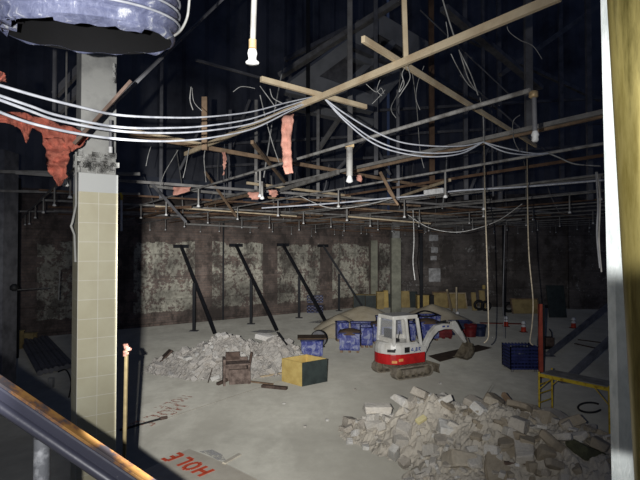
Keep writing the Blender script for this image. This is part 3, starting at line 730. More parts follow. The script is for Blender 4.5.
# ------------------------------------------------------------------ steel behind and above
def ground(px, z):      # floor point straight below a pixel column at depth z
    p = P(px, 250, z); p.z = 0; return p
def post(px, z, w_, top, mat, label, bottom=0.0):
    p = P(px, 250, z); p.z = bottom
    o = MB().bar(p, p+Z*(top-bottom), w_, w_*.8).build('steel_column', mat); return tag(o, label, 'column')
def hung(px, y0, y1, z, wpx, mat, label):      # upright hanging from the structure above
    a = P(px, y1, z); b = V((a.x, a.y, P(px, y0, z).z+6 if y0 <= 0 else P(px, y0, z).z))
    tag(MB().bar(a, b, wpx*z/f, wpx*z/f*.7).build('steel_hanger', mat), label, 'steel upright')
hung(350, 0, 178, 13, 5, M['steel'], 'pale steel upright at centre reaching down to the thick drop pipe')
hung(432, 0, 198, 15, 5, M['rust'], 'rusty steel upright right of the hanging timber batten')
hung(529, 0, 140, 12, 7, M['steel'], 'wide grey steel upright behind the end of the nearest sprinkler pipe')
hung(376, 0, 175, 17, 4, M['dsteel'], 'dark steel upright between the centre upright and the hanging batten')
hung(466, 0, 200, 18, 4, M['dsteel'], 'dark steel upright left of the long hanging rope')
hung(484, 0, 195, 20, 3, M['dsteel'], 'thin dark steel upright above the left hanging rope')
hung(500, 0, 200, 22, 4, M['dsteel'], 'dark steel upright between the two long hanging ropes')
hung(590, 0, 200, 16, 5, M['dsteel'], 'dark steel upright beside the right edge post')
hung(562, 0, 190, 24, 4, M['dsteel'], 'thin dark steel upright at far right behind the wire ends')
hung(256, 100, 190, 14, 3, M['steel'], 'thin grey upright left of the salmon sheet')
hung(161, 55, 200, 16, 3, M['dsteel'], 'thin dark upright near the column shadow, upper left')
hung(308, 0, 190, 20, 4, M['black'], 'black upright left of the pale centre upright')
hung(290, 60, 195, 22, 3, M['dsteel'], 'thin dark upright behind the salmon sheet')
hung(230, 110, 195, 18, 3, M['dsteel'], 'thin dark upright between the stud and the salmon sheet')
hung(398, 90, 200, 14, 3, M['dsteel'], 'thin dark upright just left of the rusty one')
hung(318, 100, 200, 18, 3, M['steel'], 'thin grey upright just right of the salmon sheet')
hung(54, 45, 128, 7, 3, M['dsteel'], 'left of two dark uprights left of the tiled column')
hung(66, 45, 122, 6, 1.5, M['pipe2'], 'right of two dark uprights left of the tiled column')
# roof diagonals and soffit
def beam(a, b, w_, mat, label, h=None, name='roof_beam'):
    return tag(MB().bar(a, b, w_, h or w_).build(name, mat), label, 'beam')
beam(P(228, -6, 5.2), P(78, 138, 3.4), .022, M['dsteel'], 'long dark rod slanting across the tiled column top to upper left centre', name='slanting_rod')
tag(MB().bar(P(131, 81, 3.3), P(74, 144, 3.2), .022, .02).build('bracing_strip', M['darkbrown']), 'weathered timber strip slanting across the tiled column beneath the cables', 'timber')
beam(P(196, 60, 12), P(268, 80, 14), .06, M['dsteel'], 'faint dark beam sloping right toward the short batten')
beam(P(280, 76, 20), P(400, 0, 18), .30, M['steel'], 'grey roof beam rising right beneath the soffit', .2)
beam(P(285, 60, 24), P(360, 22, 22), .18, M['dsteel'], 'dark roof beam behind the grey rising one', .2)
beam(P(350, 45, 20), P(500, 108, 26), .22, M['dsteel'], 'dark roof beam sloping down right from the soffit')
beam(P(444, 8, 14), P(540, 88, 19), .26, M['dsteel'], 'broad grey roof beam sloping down at upper right', .15)
beam(P(420, 10, 12), P(510, 95, 13), .022, M['dsteel'], 'thin rod sloping down right of the hanging batten')
beam(P(460, 75, 14), P(545, 150, 15), .03, M['dsteel'], 'thin rod sloping down behind the end of the nearest pipe')
beam(P(500, 75, 18), P(600, 5, 20), .16, M['dsteel'], 'dark roof beam rising to the right edge post')
beam(P(470, 40, 22), P(600, 100, 26), .18, M['dsteel'], 'dark roof beam sloping down to the right edge post')
beam(P(318, 150, 20), P(345, 110, 19), .14, M['steel'], 'short grey brace rising left of the pale centre upright')
beam(P(330, 178, 20), P(365, 140, 19), .10, M['dsteel'], 'short dark brace behind the thick drop pipe')
beam(P(205, 118, 18), P(180, 170, 18), .08, M['dsteel'], 'short dark brace left of the upright stud')
beam(P(250, 100, 22), P(225, 165, 22), .12, M['dsteel'], 'dark brace slanting left behind the upright stud')
beam(P(470, 190, 22), P(495, 130, 22), .12, M['dsteel'], 'short dark brace slanting up between the ropes')
beam(P(372, 140, 22), P(390, 175, 22), .12, M['dsteel'], 'short dark brace between the cable droop and the centre drop')
beam(P(55, 95, 8), P(80, 68, 8), .10, M['dsteel'], 'dark brace slanting up just left of the tiled column top')
beam(P(58, 112, 8), P(80, 88, 8), .10, M['dsteel'], 'lower dark brace slanting up just left of the tiled column top')
for i, y in enumerate((118, 143, 165)):
    beam(P(205, y+2, 26), P(602, y-20, 24), .12, M['dsteel'], ['uppermost', 'middle', 'lowest'][i] + ' of three long level girts in the dark roof structure', name='roof_girt')
# plaster soffit remnant
t = thing('plaster_soffit', P(350, 90, 21), 'grey coffered plaster soffit remnant hanging high at centre', 'soffit')
q = [P(287, 84, 20), P(382, 14, 20), P(432, 44, 22), P(372, 112, 22)]
nn = (q[1]-q[0]).cross(q[3]-q[0]).normalized()
if nn.z < 0: nn = -nn
cen = sum(q, V())/4
def inset(k): return [cen+(p-cen)*k for p in q]
o_, i_ = inset(1), inset(.62)
m = MB()
for k in range(4):
    a, b, c, d = o_[k], o_[(k+1)%4], i_[(k+1)%4], i_[k]
    m.prism([a, b, c, d], nn*.3)
m.build('outer_frame', M['soffit'], t)
MB().prism([p+nn*.35 for p in inset(.66)], nn*.1).build('recess_panel', M['dsteel'], t)
mid = [(i_[0]+i_[1])/2, (i_[2]+i_[3])/2]
MB().bar(mid[0], mid[1], .35, .25).build('coffer_rib', M['soffit'], t)
MB().bar((i_[1]+i_[2])/2, (i_[0]+i_[3])/2, .35, .25).build('coffer_rib', M['soffit'], t)
for k, (yy, dz, lab) in enumerate([(98, 1.0, 'upper'), (112, 1.6, 'lower')]):
    m = MB(); a = P(285, yy-8, 21+dz); b = P(372, yy+12, 22+dz)
    tag(MB().bar(a, b, .5, .35).build('plaster_ledge', M['soffit']), '%s of two grey plaster ledges below the coffered soffit' % lab, 'ledge')

# far poles reaching the floor
post(421, 38, .22, 7.2, M['black'], 'slim black pole before the back wall right of the tiled far column')
post(503.5, 36, .16, 7.0, M['black'], 'slim black pole before the dark back wall between the ropes')
p = W0 + WD*7.2 - WN*.25; 
post(223, 34, .17, 6.8, M['black'], 'slim black pole standing against the flaking wall between two raking props')
# tiled far column and pale pier
def farcol(px, z, w_, h, name, mat, label, cap=None):
    p = ground(px, z); t = thing(name, p, label, 'column')
    MB().box(p+Z*(h/2), (w_, w_, h)).build('shaft', mat, t)
    if cap: MB().box(p+Z*(h+.6), (w_*.8, w_*.8, 1.2)).build('bare_head', M['conc'], t)
farcol(395.5, 37.5, .7, 4.8+.9, 'far_column', M['palecol'], 'pale square column standing before the corner behind the boxes', True)
p = ground(374, 41.3)
struct(MB().box(p+Z*2.9, (.55, .4, 5.4)).build('trim_6', M['palecol']))
for k, (y, w_, h) in enumerate([(238, .75, .5), (250, .55, .45), (258, .5, .35), (275, .95, 1.1)]):
    q = P(433.5+(k%2), y, 40.6)
    struct(MB().box(q, (w_, .12, h)).build('trim_%d' % (7+k), M['whitewash']))
# dark column far left
p = ground(-1, 16); p.z = 0
t = thing('concrete_column', p, 'dim grey concrete column standing far left behind the tiled one', 'column')
MB().box(p+Z*4, (.75, .75, 8)).build('shaft', M['dsteel'], t)
post(17, 22, .2, 8, M['black'], 'black steel column beside the dim grey concrete column')
t = thing('wall_bracket', P(14, 288, 15.6), 'small dark valve on a bar at the dim left column', 'fitting')
MB().lathe(P(14, 291, 15.4), [(.05, 0), (.12, .05), (.12, .15), (.05, .22)], 12).build('valve', M['dark'], t)
MB().tube([P(15, 290, 15.4), P(48, 288, 18)], .02, 6).build('bar', M['steel'], t)

# ------------------------------------------------------------------ raking props
props = [((194,331),(215,334),181,246,(193,283),'leftmost raking steel prop against the flaking wall'),
         ((251,324),(277,331),236,245,(251,279),'second raking steel prop from the left'),
         ((299,318),(326,323),283,244.5,(299,276),'third raking steel prop from the left'),
         ((339,311),(365,309),323,245.5,(339,274),'rightmost of the four raking props on the flaking wall, beside the dark boxes')]
def wall_depth(px):
    k = (px-320)/f; q = W0
    tt = (k*q.y - q.x)/(WD.x - k*WD.y); return (q+WD*tt).y
for k, (pf, df, tx, ty, cr, lab) in enumerate(props):
    top = P(tx, ty, wall_depth(tx)-.3); foot = F(*df)
    if k == 3: foot = F(365, 311)
    pb = F(*pf)
    t = thing('raking_prop', pb, lab, 'prop', 'raking steel props along the flaking wall')
    MB().bar(foot+Z*.02, top, .165, .165).build('raker', M['black'], t)
    # vertical leg up to the raker
    d = top-foot; u = ((pb-foot).x*d.x+(pb-foot).y*d.y)/(d.x**2+d.y**2); u = max(.25, min(.75, u))
    hz = P(pf[0], cr[1], pb.y).z
    MB().bar(pb, V((pb.x, pb.y, hz)), .17, .17).build('post', M['black'], t)
    MB().bar(top-WD*.5-Z*.02, top+WD*.5-Z*.02, .12, .22).build('wall_plate', M['black'], t)
    MB().box(pb+Z*.015, (.5, .5, .03)).build('foot_plate', M['dsteel'], t)
for k, (a, b, lab) in enumerate([((548,356),(612,303),'upper of two black rakers slanting up to the right edge post'), ((566,382),(612,338),'lower of two black rakers slanting up to the right edge post')]):
    A = F(*a); B = P(b[0], b[1], A.y+ (5 if k == 0 else 1.5))
    t = thing('raking_prop', A, lab, 'prop')
    MB().bar(A+Z*.05, B+(B-A)*.6, .2, .2).build('raker', M['dsteel'], t)
    MB().box(A+Z*.02, (.5, .4, .04)).build('foot_plate', M['dsteel'], t)

# ------------------------------------------------------------------ rocks
def rockmesh(seed, flat=.7):
    rr = random.Random(seed); bm = bmesh.new()
    if flat > .3:
        for sx in (-1, 1):
            for sy in (-1, 1):
                for sz in (-1, 1):
                    if rr.random() < .25:       # broken corner
                        for q in range(3): bm.verts.new((sx*rr.uniform(.3,.9), sy*rr.uniform(.3,.9), sz*rr.uniform(.3,.9)*flat))
                    else: bm.verts.new((sx*rr.uniform(.65,1), sy*rr.uniform(.6,.95), sz*rr.uniform(.65,1)*flat))
    else:
        n = rr.randint(5, 7); a0 = rr.uniform(0, 6)
        for k in range(n):
            a = a0+2*PI*k/n+rr.uniform(-.25,.25); r = rr.uniform(.7,1.05)
            for sz in (-1, 1): bm.verts.new((r*math.cos(a)+rr.uniform(-.06,.06), r*math.sin(a)*.8+rr.uniform(-.06,.06), sz*flat+rr.uniform(-.05,.05)))
    bmesh.ops.convex_hull(bm, input=bm.verts)
    bmesh.ops.delete(bm, geom=[v for v in bm.verts if not v.link_faces], context='VERTS')
    bmesh.ops.bevel(bm, geom=bm.edges[:], offset=.05, segments=1, affect='EDGES')
    me = bpy.data.meshes.new('chunk'); bm.to_mesh(me); bm.free(); return me
rocks = [rockmesh(40+i, [.5, .7, .9][i%3]) for i in range(14)]
slabs = [rockmesh(80+i, [.14, .2, .26][i%3]) for i in range(6)]
def matcopy(mes, mat):
    out = []
    for me in mes: c = me.copy(); c.materials.append(mat); out.append(c)
    return out
RK = {'a': matcopy(rocks, M['rock']), 'b': matcopy(rocks, M['rockb']), 'w': matcopy(rocks, M['rockw']), 'sa': matcopy(slabs, M['rock']), 'sb': matcopy(slabs, M['rockb']), 'sw': matcopy(slabs, M['rockw'])}
def rock(me, loc, s, rot, label, group=None, name='concrete_chunk', cat='rubble'):
    o = bpy.data.objects.new(name, me); COL.objects.link(o); o.location = loc; o.scale = s if isinstance(s, tuple) else (s, s, s); o.rotation_euler = rot
    return tag(o, label, cat, group)
def mound(name, x0, x1, y0, y1, hf, mat, label, step=.09, amp=.07, sc=3.0, cat='rubble'):
    m = MB(); nx = int((x1-x0)/step)+1; ny = int((y1-y0)/step)+1; vs = []; ok = []
    for j in range(ny):
        for i in range(nx):
            x = x0+i*step; y = y0+j*step; h = hf(x, y)
            q = h
            if h > -.05:
                q = h + amp*(noise.noise(V((x*sc, y*sc, 1))))
                if cat == 'rubble':
                    dv = noise.voronoi(V((x*sc*1.7+.6*noise.noise(V((x*2,y*2,0))), y*sc*1.7, 3)))[0]; q += amp*1.5*min(.8, (dv[1]-dv[0])*1.6)-amp*.8
                    dv = noise.voronoi(V((x*sc*4.2, y*sc*4.2, 9)))[0]; q += amp*.5*min(.8, (dv[1]-dv[0])*1.6)
            vs.append(V((x, y, max(q, -.04)))); ok.append(h > -.12)
    fs = []
    for j in range(ny-1):
        for i in range(nx-1):
            a = j*nx+i
            if ok[a] or ok[a+1] or ok[a+nx] or ok[a+nx+1]: fs.append((a, a+1, a+nx+1, a+nx))
    m.add(vs, fs, cat != 'rubble')
    o = m.build(name, mat, origin=((x0+x1)/2, (y0+y1)/2, 0)); o['kind'] = 'stuff'; return tag(o, label, cat)
def bump(x, y, cx, cy, sx, sy, h, ang=0, p=1.0):
    dx, dy = x-cx, y-cy; c, s = math.cos(ang), math.sin(ang)
    u = (dx*c+dy*s)/sx; v = (-dx*s+dy*c)/sy; r = math.sqrt(u*u+v*v)
    return h*(1-r**p) if r < 1.3 else -1
# front right pile
def h1(x, y):
    return max(bump(x, y, 2.9, 12.5, 1.9, 1.5, 1.15, 0, 1.2), bump(x, y, 4.2, 11.6, 2.3, 2.1, 1.15, -.3, 1.5), bump(x, y, 5.3, 10.9, 2.2, 1.9, .95, -.6, 1.6), bump(x, y, 1.7, 12.9, 1.2, 1.0, .5, 0, 1.3), bump(x, y, 3.3, 10.6, 1.5, 1.3, .5, 0, 1.4))
mound('fine_rubble', .3, 8.2, 8.6, 14.4, h1, M['fine'], 'fine grey-brown rubble and dust filling the big pile at lower right', .045, .085, 2.6)
rr = random.Random(21); cnt = 0; tries = 0
g1 = 'broken concrete chunks of the big pile at lower right'
while cnt < 280 and tries < 9000:
    tries += 1
    x, y = rr.uniform(.6, 7.4), rr.uniform(9.3, 14.0); h = h1(x, y)
    if h < -.03: continue
    if (x/y > .60): continue
    left = x < 3.4+rr.uniform(-.6, .6)
    s = rr.choice([.06, .07, .08, .09, .1, .12, .14, .17, .22]) * (.85 if left else 1.15)
    if h < .25: s = min(s, .13)
    key = ('a' if left else rr.choice('aabb'))
    if rr.random() < .35 and s > .1: key = 's'+key; s *= 1.25
    me = rr.choice(RK[key])
    rock(me, (x, y, max(h, 0)+s*.30), (s*rr.uniform(.8,1.3), s*rr.uniform(.7,1.1), s), (rr.uniform(-.5,.5), rr.uniform(-.5,.5), rr.uniform(0,6.3)),
         'broken concrete chunk in the big rubble pile at lower right', g1); cnt += 1
# distinct pieces
def at(px, py, Y): return P(px, py, Y)
rock(RK['a'][3], P(421, 394, 12.6), (.30,.24,.24), (.3,.4,1), 'largest pale rounded boulder crowning the rubble pile at lower right')
rock(RK['a'][1], P(378, 409, 13.0), (.44,.2,.2), (.2,.1,.15), 'long pale slab lying flat on the left crest of the big pile', None, 'concrete_slab')
rock(RK['a'][5], P(350, 424, 13.2), (.22,.18,.2), (.2,.1,2), 'pale chunk lying farthest left of the big rubble pile')
rock(RK['a'][6], P(405, 402, 12.8), (.34,.3,.24), (.2,.5,.6), 'second boulder left of the crowning one on the big pile')
rock(RK['a'][8], P(394, 452, 11.0), (.12,.12,.28), (.5,-.5,.5), 'pale upright wedge at the front of the big rubble pile')
rock(RK['a'][9], P(404, 463, 10.7), (.12,.12,.2), (.3,-.4,.5), 'pale block in front of the upright wedge at the pile edge')
rock(RK['a'][10], P(448, 430, 11.5), (.30,.26,.26), (.3,.2,.2), 'large grey chunk in the middle of the big pile right of the yellow block')
rock(RK['b'][2], P(492, 402, 12.5), (.3,.25,.25), (.4,.2,.8), 'brown boulder on the crest behind the middle of the big pile')
rock(RK['sb'][2], P(524, 415, 12.2), (.75,.5,.8), (.7,.2,.3), 'broad brown slab tilted on the right crest of the big pile', None, 'concrete_slab')
rock(RK['sa'][3], P(556, 417, 12.0), (.5,.36,.6), (.5,.3,.2), 'smooth grey slab lying by the scaffold foot on the pile', None, 'concrete_slab')
rock(RK['sb'][0], P(560, 448, 10.6), (.9,.5,.6), (.5,.5,.8), 'large brown slab sloping on the right face of the big pile', None, 'concrete_slab')
rock(RK['sb'][4], P(505, 462, 10.3), (.8,.5,.6), (.6,-.3,.6), 'large brown slab at the bottom front of the big pile', None, 'concrete_slab')
rock(RK['sb'][5], P(460, 462, 10.4), (.6,.4,.6), (.7,.3,2.6), 'medium brown slab left of the bottom front slab', None, 'concrete_slab')
o = rock(RK['b'][7], P(588, 452, 10.3), (.55,.34,.24), (.2,.4,.5), 'dark mossy green boulder low at the right end of the big pile'); me = o.data.copy(); me.materials.clear(); me.materials.append(M['green']); o.data = me
tag(MB().box((0,0,0), (.26,.13,.09)).build('cream_block', M['brickp'], bevel=.01), 'yellow-cream block lying on the left face of the big rubble pile', 'block')
bpy.data.objects['cream_block'].location = P(421, 421, 11.75); bpy.data.objects['cream_block'].rotation_euler = (.35, -.3, .5)
t = thing('timber_offcut', P(518, 464, 10.1), 'short brown timber offcut with pale nails lying on the front of the big pile', 'timber')
MB().bar(P(504, 463, 10.15), P(530, 465, 10.15), .08, .07).build('board', M['darkbrown'], t)
MB().bar(P(515, 464.5, 10.07), P(519, 465, 10.07), .05, .05).build('pale_end', M['head'], t)
lumber('timber_plank', P(503, 394, 12.7), P(516, 410, 12.2), .09, .12, M['wood2'], 'short brown plank sticking up from the crest of the big pile')
# left pile
def h2(x, y):
    return max(bump(x, y, -3.75, 20.3, 2.9, 2.1, 1.35, 0, 1.1), bump(x, y, -1.9, 20.6, 1.6, 1.5, 1.25, 0, 1.3), bump(x, y, -5.2, 20.2, 1.9, 1.4, .75, 0, 1.1))
mound('fine_plaster_rubble', -7.6, .3, 17.6, 22.9, h2, M['finew'], 'fine pale plaster rubble forming the pile left of the plywood box', .05, .08, 3.4)
g2 = 'pale plaster fragments of the left rubble pile'; cnt = tries = 0
while cnt < 250 and tries < 9000:
    tries += 1
    x, y = rr.uniform(-6.9, 0), rr.uniform(18, 22.4); h = h2(x, y)
    if h < -.04 or y > 21.3: continue
    s = rr.choice([.06, .07, .08, .1, .12, .15, .18])
    key = 'w'
    if rr.random() < .4: key = 'sw'; s *= 1.3
    rock(rr.choice(RK[key]), (x, y, max(h, 0)+s*.2), (s*rr.uniform(.8,1.2), s*rr.uniform(.7,1.1), s), (rr.uniform(-.8,.8), rr.uniform(-.8,.8), rr.uniform(0,6.3)),
         'pale plaster fragment in the rubble pile left of the plywood box', g2, 'plaster_chunk'); cnt += 1
tag(MB().bar(P(158, 363, 20.1), P(171, 350, 20.4), .5, .07, V((-.6,-.3,.7))).build('concrete_slab', M['darkbrown'], bevel=.01), 'dark slab leaning at the far left end of the pale pile', 'rubble')
rock(RK['sw'][2], P(266, 337, 20.6), (.5,.35,.4), (.3,.1,.3), 'flat white slab topping the right hump of the pale pile', None, 'concrete_slab')
lumber('steel_bar', P(277, 332, 20.2), P(287, 345, 19.8), .05, .05, M['dark'], 'black bar leaning on the right hump of the pale pile', 'bar')
# loose bits on the floor
for k, (px, py, s, lab) in enumerate([(284,404,.05,'small pale stone lying alone on the open floor'), (355,352+38,.05,'tiny stone on the floor left of the excavator track'), (327,421,.05,'small stone on the floor left of the big pile'), (305,427,.05,'small stone on the floor centre left of the big pile'), (361,438,.06,'small pale stone before the left end of the big pile'), (440,384,.05,'small stone on the floor behind the big pile crest')]):
    p = F(px, py); rock(RK['a'][k], (p.x, p.y, s*.4), s, (0, 0, k), lab, None, 'loose_stone', 'stone')

# ------------------------------------------------------------------ sand piles
def h3(x, y): return max(bump(x, y, 2.9, 32.6, 2.9, 2.0, 1.15, 0, 1.2), bump(x, y, 1.2, 30.2, 1.6, 1.4, .9, 0, 1.2), bump(x, y, .9, 28, 1.3, 1.2, .7, 0, 1.2))
mound('sand_pile', -1.2, 6.2, 26.6, 35.2, h3, M['sand'], 'tan sand pile behind the excavator cab before the dark boxes', .15, .06, 1.5, 'sand')
def h4(x, y): return max(bump(x, y, 7.4, 32.5, 2.8, 2.2, 1.25, 0, 1.2), bump(x, y, 6.0, 29, 2.2, 1.6, .7, 0, 1.2))
mound('sand_pile', 3.6, 10.6, 27, 35.2, h4, M['sand'], 'tan sand pile behind the excavator boom before the yellow frames', .15, .06, 1.5, 'sand')

# ------------------------------------------------------------------ plywood box with dark face
def open_box(name, corner, dx, dy, w_, d_, h_, lab, m_front, m_side, m_in, th=.03):
    """corner = nearest floor corner, dx to the right-back, dy to the left-back"""
    t = thing(name, corner, lab, 'box')
    o3 = V(corner)
    def wallp(a, b, mat, nm):
        dd = (b-a).normalized(); nn_ = V((dd.y, -dd.x, 0))
        MB().box((a+b)/2+Z*(h_/2), ((b-a).length, th, h_), (dd, nn_, Z)).build(nm, mat, t)
    A, B, C_, D_ = o3, o3+dx*w_, o3+dx*w_+dy*d_, o3+dy*d_
    wallp(A, B, m_front, 'dark_face'); wallp(D_, A, m_side, 'plywood_side'); wallp(B, C_, m_in, 'far_side'); wallp(C_, D_, m_in, 'back_side')
    MB().box((A+C_)/2+Z*.03, (w_*.98, d_*.98, .03), (dx, dy, Z)).build('base_board', m_in, t)
    return t
c = F(302, 386.5); R_ = F(325.5, 381); L_ = F(282.5, 383)
dx = (R_-c).normalized(); dy = V((-dx.y, dx.x, 0))
open_box('plywood_box', c, V((.80,.60,0)), V((-.72,.69,0)).normalized(), 1.12, 1.05, .83, 'open yellow plywood box with a dark green face, beside the pale rubble pile', M['panel'], M['ply'], M['ply'])
# broken block left of it
t = thing('broken_cabinet', F(236, 384), 'charred broken timber cabinet lying before the pale rubble pile', 'cabinet')
b0 = F(236, 384)
u = V((.97,.25,0)); v_ = V((-.25,.97,0))
MB().box(b0+v_*.4+Z*.45, (.9, .06, .85), (u, v_, Z)).build('back_panel', M['broken'], t)
MB().box(b0-u*.42+v_*.1+Z*.45, (.08, .6, .95), (u, v_, Z)).build('side_panel', M['broken'], t)
MB().box(b0+u*.45+v_*.1+Z*.36, (.08, .55, .7), (u, v_, Z)).build('side_panel', M['broken'], t)
MB().box(b0+u*.02+v_*.1+Z*.72, (.95, .55, .06), (u, v_, Z)).build('shelf', M['broken'], t)
MB().box(b0+u*.12+Z*.3-v_*.15, (.75, .12, .5), (u, v_, (Z+v_*.3).normalized())).build('broken_front', M['broken'], t)
MB().box(b0+u*-.1+v_*.3+Z*.95, (.5, .1, .28), (u, v_, Z)).build('top_block', M['darkbrown'], t)
MB().bar(b0+u*.5+Z*.6+v_*.2, b0+u*.55+Z*1.1, .07, .07).build('splinter', M['darkbrown'], t)
MB().bar(b0-u*.65+Z*.04, b0-u*.3+Z*.1+v_*.3, .12, .1).build('splinter', M['darkbrown'], t)
# planks by the box
lumber('timber_plank', F(260, 378)+Z*.05, F(284, 374)+Z*.05, .12, .05, M['wood'], 'pale plank lying between the broken cabinet and the plywood box')
lumber('timber_plank', F(248, 382)+Z*.03, F(273, 385)+Z*.03, .08, .05, M['wood2'], 'thin plank lying before the broken cabinet', 'timber')
tag(MB().bar(F(262, 387.5)+Z*.06, F(287, 390)+Z*.06, .18, .1).build('timber_beam', M['darkbrown'], bevel=.02), 'dark weathered beam lying on the floor before the plywood box', 'timber')
for k, (a, b) in enumerate([((203,372),(215,373)), ((208,384),(214,374))]):
    lumber('thin_stick', F(*a)+Z*(.4 if k == 0 else .05), F(*b)+Z*.45, .03, .03, M['darkbrown'], ['level thin stick poking out of the pale pile', 'slanting thin stick leaning on the pale pile front'][k], 'stick')

# ------------------------------------------------------------------ bulk bags and lids
def bag(px, py, w_, d_, h_, rot, lab, lid=None, soil=False, mat=None, group='blue bulk containers behind the plywood box'):
    p = F(px, py); ca, sa = math.cos(rot), math.sin(rot); u = V((ca, sa, 0)); v = V((-sa, ca, 0)); c = p+v*(d_/2)
    t = thing('blue_container', c, lab, 'container', group)
    rings = []; m = MB(); prof = [(.94, .12), (1.0, .22), (.985, .4), (1.0, .55), (.985, .75), (1.0, .92), (1.03, 1.0)]
    sq = [(-1,-1),(-.33,-1),(.33,-1),(1,-1),(1,-.33),(1,.33),(1,1),(.33,1),(-.33,1),(-1,1),(-1,.33),(-1,-.33)]
    for r, hh in prof: rings.append([c+u*(x*w_/2*r*(1+.02*noise.noise(V((x,y,hh*4)))))+v*(y*d_/2*r)+Z*(h_*hh) for x, y in sq])
    n = 12
    m.add([q for g in rings for q in g], [(i*n+j, i*n+(j+1)%n, (i+1)*n+(j+1)%n, (i+1)*n+j) for i in range(len(prof)-1) for j in range(n)])
    m.add(rings[0], [tuple(range(n))]); m.add([q-Z*.08 for q in rings[-1]], [tuple(range(n))])
    m.build('body', mat or M['blue'], t)
    for sx in (-.8, 0, .8): MB().box(c+u*(sx*w_/2)+Z*(h_*.07), (.12, d_*.9, h_*.14), (u, v, Z)).build('skid', M['wood2'] if not mat else mat, t)
    MB().tube([rings[-1][i] for i in list(range(12))+[0]], .03, 6, False).build('rim', M['bluep'], t)
    if soil: 
        o = MB().lathe(c+Z*(h_*.9), [(w_*.60, 0), (w_*.56, .12), (w_*.35, .2), (.02, .26)], 14).build('soil_fill', M['soil'], t)
    if lid:
        tag(MB().box(c+Z*(h_+.09), (w_*1.35, d_*1.1, .05), (u, v, Z)).build('covering_board', lid), 'brown board lying on top of the ' + lab.split(' standing')[0].split(' with')[0], 'board')
    return t
bag(312, 358.5, .95, .9, .78, .05, 'blue container behind the plywood box', M['soil'])
bag(349.5, 353, .95, .95, .92, -.1, 'blue container left of the excavator, heaped with brown soil', None, True)
bag(367, 348, .55, .8, 1.0, 0, 'narrow pale-blue container touching the excavator cab')
bag(343, 341.5, .6, .5, 1.0, .2, 'small crumpled blue and white container behind the soil heaped one')
bag(384, 344, 1.1, .9, 1.0, 0, 'blue container seen through the excavator cab windows', None, True)
bag(406, 343, 1.0, .9, 1.0, 0, 'blue container behind the front of the excavator cab')
bag(430, 341, 1.0, .9, 1.0, .1, 'blue container standing under the excavator boom', None, True)
bag(365, 333, 1.6, .8, .55, 0, 'low blue container half buried by the tan sand')
bag(390, 333, 1.5, .8, .9, 0, 'pale blue container directly behind the cab roof')
bag(428, 331, 1.5, .8, .9, 0, 'pale blue container with a black pipe on top behind the boom')
tag(MB().tube(smooth_path([F(415,330)+Z*.95, F(425,328)+Z*1.05, F(437,331)+Z*.97, F(425,333)+Z*.95, F(415,330)+Z*.95], 5), .05, 6).build('black_hose', M['dark']), 'black hose ring lying on the pale blue container behind the boom', 'hose')
bag(444, 339, .9, .7, .55, 0, 'dark red container under the end of the boom', None, False, M['red'])
bag(462, 335.5, 1.1, .7, .75, 0, 'dark red and blue container left of the red bucket', None, False, M['navy'])
# blue crates by the wall
t = thing('stacked_crates', F(315, 312.5), 'blue plastic crate stack against the flaking wall', 'crate'); c = F(315, 312.5)
for k in range(2):
    for sx in (-1, 1):
        m = MB(); q = c+V((sx*.32, 0, .42*k+k*.35))
        for z in (.05, .28, .5): m.box(q+Z*z, (.58, .5, .1))
        for x in (-.26, 0, .26): m.box(q+V((x, 0, .28)), (.08, .5, .5))
        m.build('crate', M['bluep'], t)
# drum fan
t = thing('drum_fan', F(319, 349), 'round dark drum fan on edge behind the blue container with the board lid', 'fan'); c = F(319, 347)+Z*.42
ax = V((-.25,-1,0)).normalized()
MB().lathe(c, [(.40,-.12),(.42,-.12),(.42,.12),(.40,.12),(.385,.1),(.385,-.1),(.40,-.12)], 28, ax, caps=False).build('drum', M['dark'], t)
MB().lathe(c, [(.385,-.02),(.385,.0)], 24, ax).build('back_guard', M['dsteel'], t)
x_ = ax.cross(Z).normalized()
for a in (.5, 2.6, 4.7):
    d_ = x_*math.cos(a)+Z*math.sin(a); MB().bar(c+ax*.08, c+ax*.08+d_*.36, .16, .02, ax).build('blade', M['steel'], t)
MB().bar(c-Z*.38-x_*.3, c-Z*.38+x_*.3, .06, .08).build('foot', M['dark'], t)
MB().bar(F(325,357)+Z*0, F(325,357)+Z*.8, .05, .05)

# ------------------------------------------------------------------ boxes along the walls
def slab(name, px0, px1, py, h_, dep, mat, lab, cat='box', lean=0, mat2=None):
    py = max(py+.6, 307.6); dep = min(dep, .8); a, b = F(px0, py), F(px1, py); t = thing(name, (a+b)/2, lab, cat)
    if lean:
        u = (b-a).normalized(); v = (Z*h_ + V((0, lean, 0))); l = v.length; v.normalize()
        MB().box((a+b)/2+v*(l/2), ((b-a).length, .06, l), (u, u.cross(v), v)).build('board', mat, t)
        for s in (0, 1): MB().box((a if s == 0 else b)+v*(l/2), (.09, .12, l), (u, u.cross(v), v)).build('frame_rail', mat2 or mat, t)
        MB().box((a+b)/2+v*(l-.05), ((b-a).length, .12, .09), (u, u.cross(v), v)).build('frame_rail', mat2 or mat, t)
    else:
        m = (a+b)/2+V((0, dep/2, 0))
        MB().box(m+Z*(h_/2), (abs(b.x-a.x)-.02, dep, h_)).build('box_body', mat2 or mat, t)
        MB().box((a+b)/2+V((0,-.012,h_/2)), (abs(b.x-a.x), .03, h_)).build('front_face', mat, t)
        MB().box(m+Z*(h_+.01), (abs(b.x-a.x)+.04, dep+.04, .04)).build('top_board', mat2 or mat, t)
    return t
slab('lumber_box', 353.5, 365, 309.5, 1.2, 1.2, M['panel'], 'dark-faced box at the foot of the rightmost raking prop', mat2=M['plyd'])
slab('lumber_box', 365.5, 376, 309.8, 1.2, 1.2, M['panel'], 'dark-faced box, second from the left in the row by the corner', mat2=M['plyd'])
